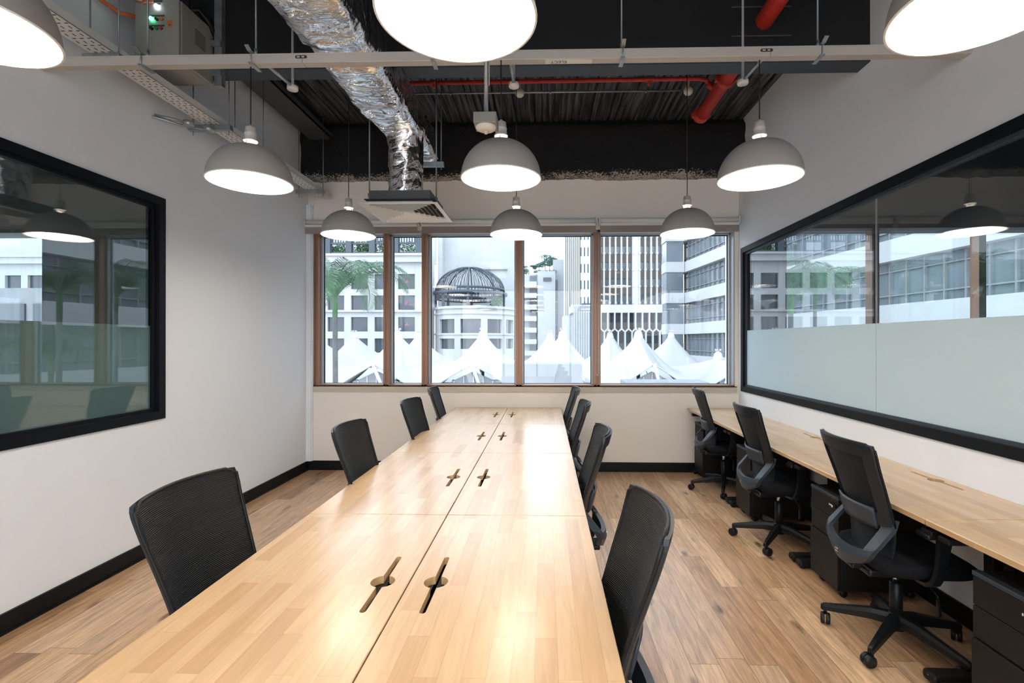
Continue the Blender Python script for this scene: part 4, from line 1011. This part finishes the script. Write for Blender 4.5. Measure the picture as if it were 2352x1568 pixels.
# hotel tower with blank wall
D2 = 76.; t = thing('blank_wall_tower', 'tall white windowless block behind the trellis dome', 'building', (0, 0, 0))
obj('wall', MB().box(hx1-1, PX_(1019, D2), D2-1.5, D2+12, -14, 26).box(PX_(1019, D2), PX_(1190, D2), D2, D2+12, -14, 26), EX['cream'], t)
obj('ledge', MB().box(PX_(1100, D2), PX_(1165, D2), D2-.4, D2, PZ_(617, D2), PZ_(614, D2)), EX['concrete'], t)
# curved drum
D3 = 64.; t = thing('curved_drum_building', 'curved white rotunda with wide dark windows below the trellis dome', 'building', (0, 0, 0))
RR = 5.6; cx3 = -10.0; cy3 = 69.5
def arcbox(mb, r0, r1, z0, z1, a0, a1, n=24):
    rings = []
    for k in range(n+1):
        a = math.radians(a0+(a1-a0)*k/n); c, s = math.sin(a), -math.cos(a)
        rings.append([(cx3+r0*c, cy3+r0*s, z0), (cx3+r1*c, cy3+r1*s, z0), (cx3+r1*c, cy3+r1*s, z1), (cx3+r0*c, cy3+r0*s, z1)])
    mb.loft(rings)
mb = MB(); Z = lambda y: PZ_(y, D3-2)
for (ya, yb, r) in ((697, 703, RR+.25), (703, 713, RR), (713, 716, RR+.2), (716, 728, RR), (762, 766, RR+.15), (766, 775, RR), (800, 850, RR)):
    arcbox(mb, .5 if False else r-1.2, r, Z(yb), Z(ya), -85, 85)
for a0, a1 in ((-85, -52), (-21, -12), (16, 25), (49, 56), (80, 85)): arcbox(mb, RR-1.2, RR, Z(850), Z(716), a0, a1, 4)
mb.box(cx3-RR+.4, cx3+RR-.4, cy3, cy3+5, -14, Z(703)); obj('wall', mb, EX['cream'], t)
for a0, a1 in ((-52, -21), (-12, 16), (25, 49), (56, 80)):
    for (ya, yb) in ((728, 762), (775, 800)):
        m_ = MB(); arcbox(m_, RR-.6, RR-.4, Z(yb), Z(ya), a0, a1, 8); obj('window', m_, EX['glass'], t)
obj('terrace_floor', MB().lathe([(0, Z(704)), (RR-.2, Z(704)), (RR-.2, Z(703)), (0, Z(703))], (cx3, cy3, 0), 48), EX['concrete'], t)
# trellis dome
t = thing('trellis_dome', 'round dark trellis dome pavilion on the rooftop terrace', 'pavilion', (PX_(1079, 69.5), cy3, Z(702)))
Rd = 78*69.5/f_; zb = (702-655)*67/f_; zt = (702-600)*67/f_; Hd = zt-zb
mb = MB()
for k in range(16):
    a = k*2*PI/16+.1
    P = [(Rd*math.cos(b)*math.cos(a), Rd*math.cos(b)*math.sin(a), zb+Hd*math.sin(b)) for b in [i*PI/2/10 for i in range(11)]]
    mb.tube(P, .11 if k % 2 == 0 else .05, 5)
obj('ribs', mb, EX['trellis'], t)
mb = MB()
for k in range(64):
    a = k*2*PI/64
    P = [(Rd*.99*math.cos(b)*math.cos(a), Rd*.99*math.cos(b)*math.sin(a), zb+Hd*.99*math.sin(b)) for b in [i*1.30/7 for i in range(8)]]
    mb.tube(P, .03, 4); mb.bar((Rd*math.cos(a), Rd*math.sin(a), zb-1.3), (Rd*math.cos(a), Rd*math.sin(a), zb), .07, .07)
obj('slats', mb, EX['trellis'], t)
mb = MB()
for z, h, r in ((zb-.05, .28, Rd+.12), (zb-.75, .38, Rd+.5), (zb-1.35, .16, Rd)): mb.lathe([(r-.3, z), (r, z), (r, z+h), (r-.3, z+h)], n=48, caps=False)
obj('ring_beams', mb, EX['trellis'], t)
for k in range(8):
    a = k*2*PI/8+.1; obj('post', MB().box(-.17+Rd*math.cos(a), .17+Rd*math.cos(a), -.17+Rd*math.sin(a), .17+Rd*math.sin(a), 0, zb), EX['trellis'], t)
s = MB(); leaves(s, (0, 0, .8), (1.0, .8, .9), 400, .13, rnd); o = s.build('terrace_shrub', EX['leaf2']); o.location = (PX_(1137, D3), cy3-3, Z(702))
tag(o, 'green shrub under the right side of the trellis dome', 'shrub', 'shrubs on the hotel terrace')

# --- pale block with rooftop trees (far)
D4 = 120.; t = thing('pale_apartment_block', 'pale apartment block with balconies and trees on its roof', 'building', (0, 0, 0))
A = lambda x: PX_(x, D4); B = lambda y: PZ_(y, D4)
mb = MB().box(A(1196), A(1235), D4, D4+20, -14, B(628)); mb.box(A(1235), A(1275), D4-2, D4+20, -14, B(623)); mb.box(A(1270), A(1300), D4, D4+20, -14, B(594))
obj('wall', mb, EX['cream'], t)
for k in range(9):
    y = 655+k*26; obj('balcony', MB().box(A(1200), A(1233), D4-2.5, D4, B(y+3), B(y)).box(A(1200), A(1233), D4-2.5, D4-2.4, B(y), B(y-8)), EX['fin'], t)
    obj('window', MB().box(A(1217), A(1231), D4-.3, D4-.1, B(y-1), B(y-23)), EX['glass2'], t)
    obj('window', MB().box(A(1274), A(1281), D4-.3, D4-.1, B(y+8), B(y-14)), EX['glass'], t)
obj('window', MB().box(A(1248), A(1266), D4-2.3, D4-2.1, B(646), B(638)), EX['glass'], t)
for i, (x, y, r, hh) in enumerate(((1238, 608, 1.5, 0), (1252, 592, 1.9, 1), (1272, 593, 1.5, 1), (1228, 612, 1.0, 0), (1204, 615, 1.8, 0), (1262, 600, 1.2, 0))):
    tt = thing('rooftop_tree', 'small hazy green tree on the pale block roof, %s' % ('left of the pair', 'tallest', 'rightmost', 'low left one', 'behind the mullion', 'between the tall two')[i], 'tree', (A(x), D4+1, B(624)), 0, 'trees on the pale block roof')
    zz = B(y)-B(624); s = MB()
    for q in range(5): leaves(s, (rnd.uniform(-r, r)*.6, 0, zz+rnd.uniform(-.5, .5)*r), (r*.65, r*.6, r*.28), 160, .16, rnd)
    obj('crown', s, EX['far_leaf'], tt); obj('trunk', MB().tube([(0, 0, 0), (.1, 0, zz*.6), (0, 0, zz)], .1, 6), EX['trunk'], tt)
s = MB()
for q in range(14): leaves(s, (A(1228+q*3.4), D4-.5, B(622)), (1.0, .8, .45), 60, .14, rnd)
tag(s.build('rooftop_planting', EX['far_leaf']), 'low green planting along the pale block roof edge', 'plants', kind='stuff')

# --- ribbed office tower
D5 = 112.; t = thing('ribbed_office_tower', 'tall office tower with white vertical fins and taupe bands', 'building', (0, 0, 0))
A = lambda x: PX_(x, D5); B = lambda y: PZ_(y, D5)
obj('core', MB().box(A(1296), A(1362), D5+.5, D5+7, -14, 48).box(A(1362), A(1558), D5+1.2, D5+7, -14, 48), EX['concrete'], t)
mb = MB()
for q in range(8): x = 1296+q*4.6; mb.box(A(x), A(x+2.6), D5-.1, D5+.5, B(790), 46)
mb.box(A(1333), A(1362), D5-.1, D5+.5, B(695), 46); obj('ribbed_wall', mb, EX['fin'], t)
y0s = [693+12-k*37.7 for k in range(9)]
for k, y in enumerate(y0s):
    mb = MB()
    for xq in (1333, 1341, 1349): mb.box(A(xq), A(xq+2.6), D5-.15, D5-.1, B(y-5), B(y-25))
    obj('slit_windows', mb, EX['glass'], t)
    for (xa, xb) in ((1366, 1451), (1466, 1545)):
        obj('window_band', MB().box(A(xa), A(xb), D5+.9, D5+1.2, B(y-12), B(y-30.)), EX['glass2'], t)
        obj('spandrel', MB().box(A(xa), A(xb), D5+.7, D5+1.2, B(y-30), B(y-49.7)), EX['spandrel'], t)
for (xa, n_) in ((1372, 7), (1466, 7)):
    for q in range(n_):
        x = xa+q*13.2; mb = MB().box(A(x), A(x+3.2), D5-.3, D5+1.2, B(712), 46)
        for y in y0s: mb.box(A(x-.8), A(x+4), D5-.45, D5+.2, B(y-9), B(y-13))
        obj('fin', mb, EX['fin'], t)
obj('pier', MB().box(A(1451), A(1466), D5-.1, D5+1.2, B(712), 46).box(A(1545), A(1558), D5-.1, D5+1.2, B(712), 46), EX['fin'], t)
# podium
D6 = 98.; t = thing('arched_podium', 'low white podium with a screen of forked arched fins', 'building', (0, 0, 0))
A = lambda x: PX_(x, D6); B = lambda y: PZ_(y, D6)
mb = MB().box(A(1312), A(1572), D6, D6+10, B(716), B(698)); mb.box(A(1320), A(1365), D6+.2, D6+10, -14, B(716)); mb.box(A(1295), A(1320), D6+1, D6+10, -14, B(722)); obj('wall', mb, EX['fin'], t)
mb = MB()
for q in range(9): mb.box(A(1318+q*5.3), A(1320.5+q*5.3), D6-.2, D6+.3, -14, B(700))
obj('pleats', mb, EX['concrete'], t)
obj('dark_glazing', MB().box(A(1364), A(1572), D6+1.6, D6+1.8, -14, B(716)), EX['glass'], t)
obj('spandrel', MB().box(A(1364), A(1572), D6+1.3, D6+1.6, B(812), B(786)).box(A(1364), A(1572), D6+1.3, D6+1.6, B(762), B(738)), EX['spandrel'], t)
q = 0; x = 1380.0; hw = 1.6
while x < 1572:
    mb = MB().box(A(x-hw), A(x+hw), D6, D6+1, B(754), B(716))
    if q % 1 == 0:
        m_ = x+8; z_ = B(757)
        mb.bar((A(x), D6+.5, B(753)), (A(x-7.9), D6+.5, B(760)), .9, .26, (0, 0, 1)); mb.bar((A(x), D6+.5, B(753)), (A(x+7.9), D6+.5, B(760)), .9, .26, (0, 0, 1))
        if q % 1 == 0: mb.box(A(x+7.9-hw), A(x+7.9+hw), D6, D6+1, B(850), B(759.5))
    obj('forked_fin', mb, EX['fin'], t); x += 15.8; q += 1
# --- banded building at right, facade receding
t = thing('banded_office_building', 'white office building with long dark window bands at the right of the view', 'building', (0, 0, 0))
def FX(Y): return 22.36-.0994*Y
def slab(mb, d0, d1, z0, z1, Ya=14., Yb=60.):
    rings = [[(FX(Y)+d0, Y, z0), (FX(Y)+d1, Y, z0), (FX(Y)+d1, Y, z1), (FX(Y)+d0, Y, z1)] for Y in (Ya, Yb)]; mb.loft(rings)
m0 = MB(); slab(m0, .6, 18, -14, 26); obj('glazing', m0, EX['glass2'], t)
for k in range(-3, 7):
    z = 10.96-1.22+3.68*(k-2); m_ = MB(); slab(m_, 0, 1.2, z, z+1.22); m_.box(FX(60)-.0, FX(60)+18, 60, 60.6, z, z+1.22); obj('white_band', m_, EX['cream'], t)
mb = MB()
Y = 15.
while Y < 60:
    mb.box(FX(Y)+.45, FX(Y)+.62, Y, Y+.10, -14, 26); Y += 1.15
for k in range(-3, 7):
    z = 10.96-1.22+3.68*(k-2); slab(mb, .45, .6, z+1.22+.5, z+1.22+.58); slab(mb, .45, .6, z+3.1, z+3.16)
obj('window_bars', mb, EX['greyc'], t)
mb = MB(); mb.box(FX(60)-2.0, FX(60), 58.5, 60.5, -14, 26); obj('corner_glazing', mb, EX['glass2'], t)
for k in range(-3, 7):
    z = 10.96-1.22+3.68*(k-2); obj('corner_band', MB().box(FX(60)-2.1, FX(60)+.1, 58.4, 60.6, z, z+1.22), EX['cream'], t)
# block seen only by reflection on the far left
t = thing('far_left_office', 'dark glass office block far to the left, seen reflected in the right glass', 'building', (0, 0, 0))
obj('wall', MB().box(-34, -22, 24, 40, -14, 4.2), EX['greyc'], t)
mb = MB()
for q in range(6):
    for r_ in range(4): mb.box(-33.5+q*1.95, -32.0+q*1.95, 23.9, 24.0, -6+r_*2.6, -4.4+r_*2.6)
obj('window_grid', mb, EX['glass'], t)
